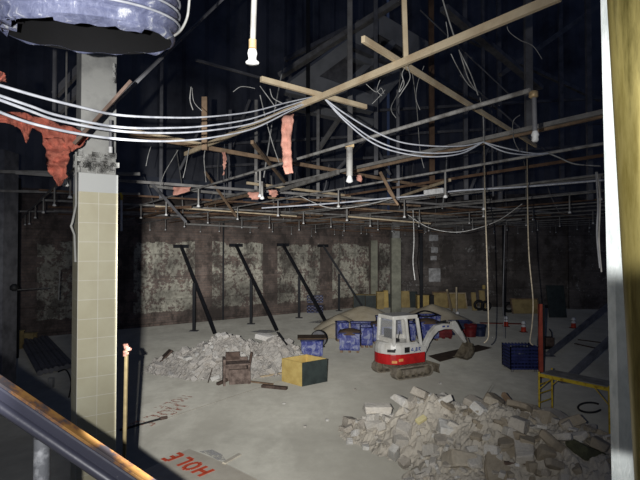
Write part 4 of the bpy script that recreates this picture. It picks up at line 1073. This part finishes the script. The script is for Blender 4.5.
slab('lumber_box', 377, 384, 308.5, 1.35, 1.4, M['plyd'], 'yellow plywood box right of the two dark-faced boxes', mat2=M['ply'])
slab('plywood_board', 384.5, 388, 307, 1.4, .6, M['ply'], 'narrow upright yellow board left of the pale far column', 'board', .3)
slab('dark_board', 389, 391.5, 306.5, 1.1, .5, M['panel'], 'narrow dark board just left of the pale far column', 'board', .3)
slab('plywood_board', 401, 409.5, 306, 1.35, .6, M['plyd'], 'yellow board leaning just right of the pale far column', 'board', .4)
slab('dark_board', 410, 417.5, 306.5, 1.3, .4, M['panel'], 'dark board leaning between yellow boards right of the far column', 'board', .4)
slab('plywood_box', 417.5, 429, 308.5, 1.1, 1.0, M['ply'], 'bright yellow plywood box beside the slim black pole', mat2=M['plyd'])
slab('dark_box', 430, 434, 308, 1.05, .8, M['dark'], 'small dark box right of the bright yellow plywood box')
slab('framed_board', 434, 449, 307.5, 1.3, .6, M['plyd'], 'left wide yellow framed panel leaning on the back wall', 'panel', .5, M['wood2'])
slab('framed_board', 450, 467, 308, 1.25, .6, M['plyd'], 'right wide yellow framed panel leaning on the back wall, behind the stake', 'panel', .5, M['wood'])
lumber('timber_stud', F(452, 311), P(447, 290, 36), .14, .1, M['wood'], 'slanting pale stud leaning on the yellow framed panels')
slab('plywood_board', 473, 476.5, 310, 1.4, .6, M['plyd'], 'narrow tan board leaning left of the black tyre', 'board', .4)
slab('plywood_board', 481, 485.5, 309, 1.5, .6, M['plyd'], 'narrow tan board leaning right of the black tyre', 'board', .4)
slab('framed_board', 513, 540, 313, 1.1, .6, M['plyd'], 'dim yellow framed panel by the right rope on the back wall', 'panel', .5, M['wood2'])
o = slab('dark_board', 550, 566, 317, 2.25, .6, M['panel'], 'tall dark panel leaning on the back wall at right', 'panel', .5)
def tyre(px, py, r, lab):
    p = F(px, py)+Z*r; tag(MB().tube([p+V((math.cos(a)*r*.8, 0, math.sin(a)*r*.8)) for a in [2*PI*i/20 for i in range(21)]], r*.28, 8, False).build('tyre', M['dark']), lab, 'tyre')
tyre(479, 310.5, .42, 'black tyre between two tan boards on the back wall')
tyre(486, 311, .40, 'black tyre right of the tan boards on the back wall')
tyre(509, 312.5, .40, 'black tyre beside the slim pole and dim yellow panel')
t = thing('yellow_drum', F(484, 306.5), 'small yellow container high on the tan boards by the tyres', 'container')
MB().lathe(F(484,307)+Z*1.5, [(.12,0),(.14,.05),(.14,.3),(.08,.36)], 12).build('can', M['ply'], t)

# ------------------------------------------------------------------ stake, buckets, lamps/cones
p = F(456.5, 320)
tag(MB().bar(p, P(456.3, 287, p.y), .1, .08).build('timber_stake', M['stake']), 'pale upright timber stake standing beyond the excavator boom', 'stake')
def bucket(px, py, r, h_, mat, lab):
    p = F(px, py); t = thing('bucket', p, lab, 'bucket')
    MB().lathe(p, [(r*.82, 0), (r*.9, h_*.5), (r*.95, h_*.8), (r*1.03, h_*.82), (r*1.03, h_*.88), (r*.97, h_*.9), (r, h_), (r*.92, h_), (r*.8, h_*.3)], 20, caps=False).build('body', mat, t)
    MB().lathe(p+Z*.02, [(r*.8, 0), (r*.8, .02)], 16).build('bottom', mat, t)
    MB().tube([p+V((math.cos(a)*r*1.03, -math.sin(a)*.06-.02, h_*.84-math.sin(a)*h_*.35)) for a in [PI*i/10 for i in range(11)]], .012, 6).build('handle', M['steel'], t)
bucket(470.5, 336.5, .36, .68, M['red'], 'red bucket standing left of the navy one beyond the digger arm')
bucket(480, 336, .34, .64, M['navy'], 'navy blue bucket standing right of the red one')
bucket(464, 336, .2, .4, M['red'], 'small dark red tub left of the red bucket')
def cone(px, py, lab, h_=.62):
    p = F(px, py); t = thing('traffic_cone', p, lab, 'cone', 'small red cones with bright reflective collars')
    MB().box(p+Z*.02, (.36, .36, .04)).build('foot', M['red'], t)
    MB().lathe(p+Z*.04, [(.15, 0), (.125, h_*.42), (.1, h_*.42)], 14).build('body', M['orange'], t)
    for a, b, r1, r2 in ((.44, .66, .125, .10), (.72, .98, .12, .09)):
        MB().lathe(p+Z*(h_*a+.03), [(r1, 0), (r1*1.08, h_*.05), (r2*1.08, h_*(b-a)-.03), (r2*.7, h_*(b-a))], 14).build('reflective_collar', M['refl'], t)
cone(506, 326.5, 'red cone with reflective collars left of the right rope, farther one')
cone(523.5, 332, 'red cone with reflective collars at the foot of the right rope')
cone(573.5, 328, 'red cone with reflective collars farthest right, before the dark panel')
cone(457.5, 321, 'reflective-collared cone beside the timber stake')
lumber('orange_strip', F(480, 323)+Z*.01, F(523, 324)+Z*.01, .5, .02, M['redb'], 'long red-orange strip lying on the floor behind the cones', 'strip')
# ------------------------------------------------------------------ blue skip cart
def crate_cart():
    c = F(524, 372); t = thing('blue_wire_cart', c, 'blue slatted bin standing on the floor left of the red board', 'bin')
    w_, d_, h_ = 1.08, .9, 1.0
    m = MB()
    for sx, sy, ex, ey in ((-1,-1,1,-1), (1,-1,1,1), (1,1,-1,1), (-1,1,-1,-1)):
        a = c+V((sx*w_/2, sy*d_/2+.4, 0)); b = c+V((ex*w_/2, ey*d_/2+.4, 0)); mm = MB()
        for k in range(7): mm.bar(a+Z*(.14+k*.13), b+Z*(.14+k*.13), .03, .07)
        for k in range(9): mm.bar(a.lerp(b, k/8)+Z*.1, a.lerp(b, k/8)+Z*h_, .03, .04)
        mm.build('side_panel', M['bluep'], t)
    MB().box(c+V((0,.4,.14)), (w_, d_, .05)).build('base', M['bluep'], t)
    for sx in (-1,1):
        for sy in (-1,1): MB().lathe(c+V((sx*w_*.42, sy*d_*.42+.4, 0)), [(.05,0),(.05,.12)], 10).build('caster', M['steel'], t)
    MB().lathe(c+V((0,.4,.6)), [(.4,0),(.45,.2),(.3,.3),(.05,.34)], 10).build('rubbish_fill', M['navy'], t)
crate_cart()
p = F(541, 378)
t = thing('red_board', p, 'tall narrow red board standing upright behind the scaffold', 'board')
MB().bar(p, P(540, 304, p.y), .14, .09).build('board', M['redb'], t)
MB().bar(p+V((.1,.03,0)), P(543.5, 304, p.y), .05, .09).build('dark_edge', M['dark'], t)
# dark hand truck
c = F(548, 352); t = thing('hand_truck', c, 'dark wheeled hand cart standing just right of the red board', 'cart')
for sx in (-.22, .22): MB().tube([c+V((sx,0,.15)), c+V((sx,.1,.9)), c+V((sx*.8,.25,1.05))], .025, 6).build('upright', M['dark'], t)
MB().box(c+V((0,-.05,.22)), (.55, .45, .08)).build('toe_plate', M['dark'], t)
for sx in (-.3,.3): MB().lathe(c+V((sx-.03,.0,.14)), [(.14,0),(.14,.06)], 14, V((1,0,0))).build('wheel', M['dark'], t)
for z in (.45,.7): MB().bar(c+V((-.22,.05,z)), c+V((.22,.05,z)), .04, .05).build('crossbar', M['dark'], t)
MB().box(c+V((0,-.05,.5)), (.42, .3, .4)).build('load', M['darkbrown'], t)
for k, (a, b, lab) in enumerate([((575,344),(598,349),'left thin board lying on the dark floor at far right'), ((578,340),(602,343),'farther thin board lying on the dark floor at far right')]):
    lumber('timber_plank', F(*a)+Z*.02, F(*b)+Z*.02, .12, .04, M['darkbrown'], lab)
tag(MB().tube(smooth_path([F(590+12*math.cos(a), 412-3.5+5*math.sin(a))+Z*.03 for a in [i*.5 for i in range(1,12)]], 3), .03, 6).build('black_hose', M['dark']), 'black hose curled on the floor beneath the scaffold', 'hose')

# ------------------------------------------------------------------ scaffold
def scaffold():
    A = V((6.23, 14.1, 0)); Bp = V((7.36, 12.62, 0)); u = (Bp-A).normalized(); v = V((-u.y, u.x, 0))
    if v.y < 0: v = -v
    Lh = (Bp-A).length; H = 1.28; Wd = .72
    t = thing('scaffold_bench', A, 'low yellow baker scaffold with a grey plank top behind the big rubble pile', 'scaffold')
    for s, nm in ((0, 'end_frame'), (Lh, 'end_frame')):
        a = A+u*s; b = a+v*Wd; m = MB()
        m.tube([a, a+Z*(H+.06)], .028, 8); m.tube([b, b+Z*(H+.06)], .028, 8)
        for k in range(5): m.tube([a+Z*(.2+k*.26), b+Z*(.2+k*.26)], .017, 8)
        m.build(nm, M['yellow'], t)
        for q in (a, b): MB().lathe(q-Z*0, [(.045,0),(.05,.03),(.03,.06)], 10).build('foot_cap', M['dark'], t)
    for k, off in enumerate((V(), v*Wd)):
        MB().bar(A+off+Z*(H-.03), A+off+u*Lh+Z*(H-.03), .03, .09).build('side_rail', M['yellow'], t)
        MB().tube([A+off+u*.02+Z*(H-.42), A+off+u*.36+Z*(H-.06)], .014, 6).build('brace', M['yellow'], t)
        MB().tube([A+off+u*(Lh-.02)+Z*(H-.42), A+off+u*(Lh-.36)+Z*(H-.06)], .014, 6).build('brace', M['yellow'], t)
    MB().box(A+u*(Lh/2)+v*(Wd/2)+Z*(H+.01), (Lh-.06, Wd-.06, .035), (u, v, Z)).build('platform', M['plank'], t, bevel=.004)
scaffold()

# ------------------------------------------------------------------ excavator
def excavator():
    base = F(400, 374); fx = V((.88, .475, 0)).normalized(); ly = V((-fx.y, fx.x, 0))
    t = thing('mini_excavator', base, 'white and red mini excavator standing on the open floor, arm lowered to the right', 'excavator')
    def W(x, y, z): return base+fx*x+ly*y+Z*z
    def poly(pts, y0, y1, nm, mat, par=t, bevel=0):   # profile in x,z extruded along y
        m = MB().prism([W(x, y0, z) for x, z in pts], ly*(y1-y0)); return m.build(nm, mat, par, bevel=bevel)
    def rbox(x0, x1, y0, y1, z0, z1, nm, mat, par=t, bevel=.03):
        return MB().box(W((x0+x1)/2, (y0+y1)/2, (z0+z1)/2), (x1-x0, y1-y0, z1-z0), (fx, ly, Z)).build(nm, mat, par, bevel=bevel)
    # tracks
    for yc in (-.62, .62):
        out = []; r = .23; x0, x1 = -.58, .78
        for k in range(9): a = PI/2+PI*k/8; out.append((x0+r*math.cos(a), r+r*math.sin(a)))
        for k in range(9): a = -PI/2+PI*k/8; out.append((x1+r*math.cos(a), r+r*math.sin(a)))
        n = len(out); inn = [(x*.93+.0, (z-r)*.80+r) for x, z in out]
        m = MB(); w_ = .15
        vs = [W(x, yc-w_, z) for x, z in out]+[W(x, yc+w_, z) for x, z in out]+[W(x, yc-w_, z) for x, z in inn]+[W(x, yc+w_, z) for x, z in inn]
        fs = []
        for i in range(n):
            j = (i+1)%n; fs += [(i, j, n+j, n+i), (2*n+i, 2*n+j, 3*n+j, 3*n+i), (i, j, 2*n+j, 2*n+i), (n+i, n+j, 3*n+j, 3*n+i)]
        m.add(vs, fs)
        Lp = 2*(x1-x0)+2*PI*r
        k = 0
        for i in range(26):      # lugs
            s = Lp*i/26
            if s < x1-x0: x, z, nx, nz = x0+s, 0, 0, -1
            elif s < x1-x0+PI*r: a = -PI/2+(s-(x1-x0))/r; x, z, nx, nz = x1+r*math.cos(a), r+r*math.sin(a), math.cos(a), math.sin(a)
            elif s < 2*(x1-x0)+PI*r: x, z, nx, nz = x1-(s-(x1-x0)-PI*r), 2*r, 0, 1
            else: a = PI/2+(s-2*(x1-x0)-PI*r)/r; x, z, nx, nz = x0+r*math.cos(a), r+r*math.sin(a), math.cos(a), math.sin(a)
            if nz < -.3: continue
            nd = fx*nx+Z*nz; m.box(W(x, yc, z), (.05, w_*2, .03), (nd.cross(ly), ly, nd))
        tr = m.build('track', M['rubber'], t)
        rbox(x0+.1, x1-.1, yc-.10, yc+.10, .12, .34, 'track_frame', M['rubber'], tr, .02)
        for x in (x0, x1): MB().lathe(W(x, yc-.13, r), [(.05,-.02),(.14,0),(.16,.02),(.16,.24),(.14,.26),(.05,.28)], 16, ly).build('sprocket', M['bucket'], tr)
        for x in (-.4, -.1, .2, .5): MB().lathe(W(x, yc-.14, .12), [(.07,0),(.07,.26)], 12, ly).build('roller', M['bucket'], tr)
    rbox(-.4, .45, -.5, .5, .25, .42, 'undercarriage', M['bucket'])
    MB().lathe(W(0,0,.4), [(.38,0),(.38,.14)], 24).build('slew_ring', M['dark'], t)
    # dozer blade
    bl = poly([(1.28,.06),(1.33,.04),(1.26,.22),(1.30,.40),(1.25,.42),(1.20,.22)], -.78, .78, 'dozer_blade', M['bucket'])
    for y in (-.35,.35): MB().bar(W(.3,y,.28), W(1.25,y,.22), .1, .1).build('blade_arm', M['bucket'], bl)
    # house
    def deck(z0, z1, k, nm, mat, bev=.03, shrink=0):
        pl = []
        for a in range(0, 13):      # rounded tail
            q = PI/2+PI*a/12; pl.append((-.32+.72*math.cos(q)*k, .74*math.sin(q)*k))
        pl += [(.62*k, -.74*k), (.82*k, -.5*k), (.82*k, .5*k), (.62*k, .74*k)]
        m = MB().prism([W(x, y, z0) for x, y in pl], Z*(z1-z0)); return m.build(nm, mat, t, bevel=bev)
    deck(.54, .93, 1.0, 'red_counterweight', M['paintred'])
    # body cover, sloping to the front
    m = MB(); prof = []
    for z, k in ((.93, 1.0), (1.12, 1.0), (1.26, .95), (1.33, .86)):
        ring = []
        for a in range(0, 13):
            q = PI/2+PI*a/12; ring.append(W((-.32+.72*math.cos(q)*k), .74*math.sin(q)*k, z))
        fz = min(z, 1.26)
        ring += [W(.35*k, -.73*k, z), W(.72*k, -.70*k, min(z, 1.12)), W(.82*k, -.5*k, min(z, 1.05)), W(.82*k, .5*k, min(z, 1.05)), W(.6*k, .73*k, z)]
        prof.append(ring)
    n = len(prof[0])
    m.add([q for g in prof for q in g], [(i*n+j, i*n+(j+1)%n, (i+1)*n+(j+1)%n, (i+1)*n+j) for i in range(3) for j in range(n)], False)
    m.add(prof[-1], [tuple(range(n))]); bd = m.build('white_body', M['paintw'], t)
    rbox(-.35, -.12, -.755, -.73, .98, 1.18, 'side_vent', M['dark'], bd, .005)
    MB().lathe(W(-.72,-.62,1.1), [(.03,0),(.05,.02)], 10, (W(0,-1,0)-W(0,0,0))).build('filler_cap', M['dark'], bd)
    MB().bar(W(-.93,-.45,1.06), W(-.72,-.66,1.06), .02, .10).build('rear_grille', M['dark'], bd)
    # lettering on side: 4,BR style marks
    def stroke(pts, x, z, s, nm='lettering', par=bd):
        m = MB()
        for a, b in pts: m.bar(W(x+a[0]*s, -.748, z+a[1]*s), W(x+b[0]*s, -.748, z+b[1]*s), .012, .028)
        return m.build(nm, M['letter'], par)
    four = [((.6,0),(.6,1)), ((.6,1),(0,.3)), ((0,.3),(.8,.3))]; J = [((0,0),(.35,0)), ((.35,0),(.35,.35))]
    B = [((0,0),(0,1)), ((0,1),(.6,.8)), ((.6,.8),(0,.5)), ((0,.5),(.65,.25)), ((.65,.25),(0,0))]; Rr = [((0,0),(0,1)), ((0,1),(.6,.8)), ((.6,.8),(0,.5)), ((0,.5),(.65,0))]
    stroke(four, -.05, 1.0, .14); stroke(J, .09, 1.0, .14); stroke(B, .17, 1.0, .14); stroke(Rr, .31, 1.0, .14)
    rbox(-.62, -.42, -.752, -.735, .68, .78, 'amber_lamp', M['amber'], t, .005)
    MB().bar(W(-.82,-.58,.66), W(-.66,-.69,.66), .03, .09).build('amber_lamp', M['amber'], t)
    # cab
    cb = bpy.data.objects.new('cab', None); COL.objects.link(cb); cb.parent = t; cb['w0'] = [0,0,0]
    x0, x1, y0, y1, z0, z1 = -.70, .36, -.54, .46, 1.22, 2.20
    pil = [((x0,y0,z0),(x0+.04,y0+.03,z1)), ((x0,y1,z0),(x0+.04,y1-.03,z1)), ((x1+.24,y0,z0-.1),(x1+.06,y0+.03,z1)), ((x1+.24,y1,z0-.1),(x1+.06,y1-.03,z1)), ((-.02,y0,z0),(-.12,y0+.03,z1))]
    for k, (a, b) in enumerate(pil): MB().bar(W(*a), W(*b), .12 if k < 2 else .10, .10, fx).build('cab_pillar', M['paintw'], cb, bevel=.015)
    rf = MB().prism([W(x0-.02, y0+.02, z1-.02), W(x1+.10, y0+.02, z1-.02), W(x1+.10, y1-.02, z1-.02), W(x0-.02, y1-.02, z1-.02)], Z*.15).build('cab_roof', M['paintw'], cb, bevel=.03)
    for (a, b) in (((x0,y0,1.36),(x0,y1,1.36)), ((x0,y1,1.36),(x1+.2,y1,1.3))): MB().bar(W(*a), W(*b), .07, .26).build('cab_sill', M['paintw'], cb)
    gl = M['glass']
    MB().prism([W(x0, y0+.05, 1.45), W(x0, y1-.05, 1.45), W(x0+.04, y1-.06, 2.16), W(x0+.04, y0+.06, 2.16)], fx*.006).build('rear_window', gl, cb)
    MB().prism([W(x0+.08, y1-.01, 1.45), W(x1+.18, y1-.01, 1.35), W(x1+.04, y1-.04, 2.16), W(x0+.08, y1-.04, 2.16)], ly*.006).build('side_window', gl, cb)
    rbox(x0+.1, x0+.5, -.25, .2, 1.3, 1.42, 'seat_cushion', M['dark'], cb, .02); rbox(x0+.08, x0+.2, -.25, .2, 1.4, 1.8, 'seat_back', M['dark'], cb, .02)
    for y in (-.3, .25): MB().tube([W(.1,y,1.25), W(.18,y,1.6)], .02, 6).build('control_lever', M['dark'], cb)
    # boom
    rbox(.78, 1.12, -.16, .16, .55, .95, 'swing_post', M['paintred'], t, .03)
    def BT(x, z): return (1+(x-1)*1.2, .8+(z-.8)*(.9 if z > .8 else 1))
    def WB(x, y, z): q = BT(x, z); return W(q[0], y, q[1])
    def polyB(pts, *k): return poly([BT(x, z) for x, z in pts], *k)
    bp = [(1.0,.80),(1.12,.76),(1.52,1.40),(1.72,1.60),(2.0,1.66),(2.42,1.62),(2.46,1.76),(2.30,1.86),(1.98,1.92),(1.64,1.86),(1.38,1.58)]
    bm_ = polyB(bp, -.10, .10, 'boom', M['paintw'], t, .02)
    m = MB()
    MB().box(WB(1.95,-.104,1.79), (.14,.01,.07), (fx,ly,Z)).build('lettering', M['letter'], bm_); MB().box(WB(2.14,-.104,1.78), (.1,.01,.07), (fx,ly,Z)).build('lettering', M['letter'], bm_)
    MB().tube([WB(1.14,0,.66), WB(1.34,0,1.05)], .055, 10).build('boom_cylinder', M['paintw'], t); MB().tube([WB(1.34,0,1.05), WB(1.62,0,1.55)], .03, 10).build('cylinder_rod', M['steel'], t)
    MB().tube([WB(1.72,0,1.96), WB(2.12,0,2.0)], .045, 10).build('arm_cylinder', M['dark'], t); MB().tube([WB(2.12,0,2.0), WB(2.44,0,1.96)], .025, 10).build('cylinder_rod', M['steel'], t)
    sp_ = [(2.30,1.66),(2.40,1.98),(2.50,2.0),(2.62,1.82),(3.02,.98),(2.94,.92),(2.46,1.56)]
    polyB(sp_, -.085, .085, 'arm', M['paintw'], t, .015)
    MB().tube([WB(2.60,0,1.98), WB(2.84,0,1.50)], .045, 10).build('bucket_cylinder', M['dark'], t); MB().tube([WB(2.84,0,1.50), WB(3.02,0,1.14)], .025, 8).build('cylinder_rod', M['steel'], t)
    for y in (-.09, .09): MB().bar(WB(3.02,y,1.16), WB(3.12,y,.90), .03, .07).build('linkage', M['bucket'], t)
    # bucket
    cur = [(3.14,.92),(3.24,.72),(3.22,.48),(3.08,.30),(2.88,.24),(2.70,.30)]
    inn = [(3.06,.90),(3.16,.70),(3.14,.52),(3.03,.38),(2.88,.31),(2.72,.34)]
    m = MB()
    for y0_, y1_ in ((-.26,.26),):
        m.add([WB(x,y0_,z) for x,z in cur]+[WB(x,y1_,z) for x,z in cur]+[WB(x,y0_,z) for x,z in inn]+[WB(x,y1_,z) for x,z in inn],
              [(i,i+1,7+i,6+i) for i in range(5)]+[(12+i,12+i+1,19+i,18+i) for i in range(5)]+[(i,i+1,13+i,12+i) for i in range(5)]+[(6+i,7+i,19+i,18+i) for i in range(5)])
    for y in (-.26,.25): m.prism([WB(x,y,z) for x,z in cur], ly*.015)
    bk = m.build('digging_bucket', M['bucket'], t)
    for k in range(4): MB().bar(WB(2.72,-.2+k*.13,.31), WB(2.60,-.2+k*.13,.34), .05, .03).build('tooth', M['bucket'], bk)
    
excavator()
# spoil track behind the excavator bucket
def flat(name, pts, mat, lab, cat, z=.006, th=.006):
    o = MB().prism([F(*p)+Z*z for p in pts], Z*th).build(name, mat); return tag(o, lab, cat)
flat('floor_board', [(428,356),(478,345),(492,348),(440,362)], M['soil'], 'flat brown earth-covered sheet on the floor behind the digging bucket', 'sheet')
flat('floor_board', [(189,449),(222,462),(262,482),(300,520),(170,520),(128,478)], M['patch'], 'tan floor board in the bottom foreground marked with orange spray paint', 'board', .003, .004)
flat('plaster_dust', [(199,452),(212,450),(222,455),(226,461),(218,461),(208,455)], M['dust'], 'patch of white plaster dust beside the foreground floor board', 'dust', .009)
lumber('pale_plank', F(224,464)+Z*.02, F(240,455)+Z*.02, .10, .03, M['patch'], 'short tan strip of wood on the foreground floor board edge')
for k, (a, b, lab) in enumerate([((264,331.5),(256,329),'white dust patch at the foot of the second prop'), ((322,322),(310,323.5),'white dust patch at the foot of the third prop')]):
    c0 = F(*a); flat('plaster_dust', [(a[0]-14,a[1]+.5),(a[0]-4,a[1]-1.5),(a[0]+8,a[1]-1.5),(a[0]+14,a[1]+.6),(a[0]+2,a[1]+1.8)], M['dust'], lab, 'dust', .004)
# spray paint lettering
LET = {'H': [((0,0),(0,1)),((.7,0),(.7,1)),((0,.5),(.7,.5))], 'L': [((0,1),(0,0)),((0,0),(.6,0))], 'E': [((0,0),(0,1)),((0,1),(.6,1)),((0,.5),(.5,.5)),((0,0),(.6,0))],
       'O': [((.35+.35*math.cos(a*PI/5), .5+.5*math.sin(a*PI/5)), (.35+.35*math.cos((a+1)*PI/5), .5+.5*math.sin((a+1)*PI/5))) for a in range(10)]}
def spray(org, u, s, word, mat, lab, w_=.10, z=.012):
    v = V((-u.y, u.x, 0)); m = MB()
    for i, ch in enumerate(word):
        for a, b in LET[ch]:
            A = org+u*((a[0]*.85+i*.95)*s)+v*(a[1]*s); B = org+u*((b[0]*.85+i*.95)*s)+v*(b[1]*s)
            m.bar(A+Z*z, B+Z*z, w_, .002)
    return tag(m.build('spray_lettering', mat), lab, 'spray paint')
a, b = F(212, 474), F(172, 455); u = (b-a).normalized()
spray(F(214, 470), u, .41, 'HOLE', M['spray'], 'orange spray-painted word HOLE, upside down on the foreground floor board')
u2 = (F(134, 424)-F(172, 404)); u2 = (F(172,404)-F(128,424)).normalized()
spray(F(174, 405), -u2, .55, 'HOLE', M['spray2'], 'faded orange spray-painted word on the floor right of the tiled column base', .12)
spray(F(182, 396), -u2, .4, 'HOLE', M['spray2'], 'faintest orange spray-painted word on the floor before the pale pile', .07)
lumber('chalk_line', F(168, 418)+Z*.006, F(292, 377)+Z*.006, .035, .004, M['patch'], 'thin pale chalk line across the floor towards the plywood box', 'chalk line')
t = thing('black_rod', F(150, 422), 'thin black rod with a pale tip lying on the floor right of the tiled column', 'rod')
MB().tube([F(120, 431)+Z*.03, F(160, 420)+Z*.03], .03, 8).build('shaft', M['dark'], t)
MB().tube([F(160, 420)+Z*.03, F(167, 418.4)+Z*.03], .05, 8).build('grip', M['darkbrown'], t)
flat('floor_board', [(124,412),(146,404),(168,399),(178,413),(130,428),(120,425)], M['floor'], 'thin board on the floor carrying the faded orange word', 'board', .002, .004)

# tall pole with tape
b0 = ground(122.5, 5.3); tp = P(126.5, 350, 5.3)
t = thing('taped_pole', V((P(122.5,450,5.3).x, 5.3, 0)), 'slim pale pole with red and white tape at its top, right of the tiled column', 'pole')
MB().bar(V((P(120.5,560,5.3).x, 5.3, 0)), tp, .030, .030).build('pole', M['olivewood'], t)
m = MB(); rr3 = random.Random(4)
for k in range(7): m.box(tp+V((rr3.uniform(-.02,.02), rr3.uniform(-.02,.02), -.05+k*.018)), (.045, .045, .02), (V((math.cos(k),math.sin(k),0)), V((-math.sin(k),math.cos(k),0)), Z))
m.build('tape_wrap', M['netp'], t)

# left floor clutter
gl = 'dark steel tubes lying left of the tiled column'
for k in range(7):
    a = F(22+k*4, 343-k*.6); b = F(40+k*5.4, 376-k*1.2)
    tag(MB().tube([a+Z*(.11+.03*(k%2)), b+Z*(.11+.03*(k%2))], .11, 8).build('steel_tube', M['dsteel']), 'dark steel tube in the row lying on the floor left of the tiled column', 'tube', gl)
t = thing('pale_stub', F(50, 386), 'short pale broken stub on the floor left of the tiled column', 'debris')
MB().bar(F(51, 388), F(51, 388)+Z*.35, .16, .14).build('stub', M['conc'], t)
tag(MB().tube(smooth_path([F(58,380)+Z*.3, F(66,378)+Z*.3, F(71,386)+Z*.15, F(69,398)+Z*.03], 5), .025, 6).build('black_hose', M['dark']), 'black hose arching over the floor left of the tiled column', 'hose')
for k, (x0_, x1_, py, h_, lab) in enumerate([(15,19,349,.85,'narrow upright tan board by the dim left column'), (21,33,342,.45,'low tan block by the left wall, wider one')]):
    slab('tan_block', x0_, x1_, py, h_, .4, M['plyd'], lab, 'block')
lumber('white_stick', P(60, 270, 20), P(58.5, 300, 20), .03, .03, M['conc'], 'thin pale stick upright against the dark wall left of the column', 'stick')

for o in bpy.data.objects:
    if 'w0' in o: del o['w0']
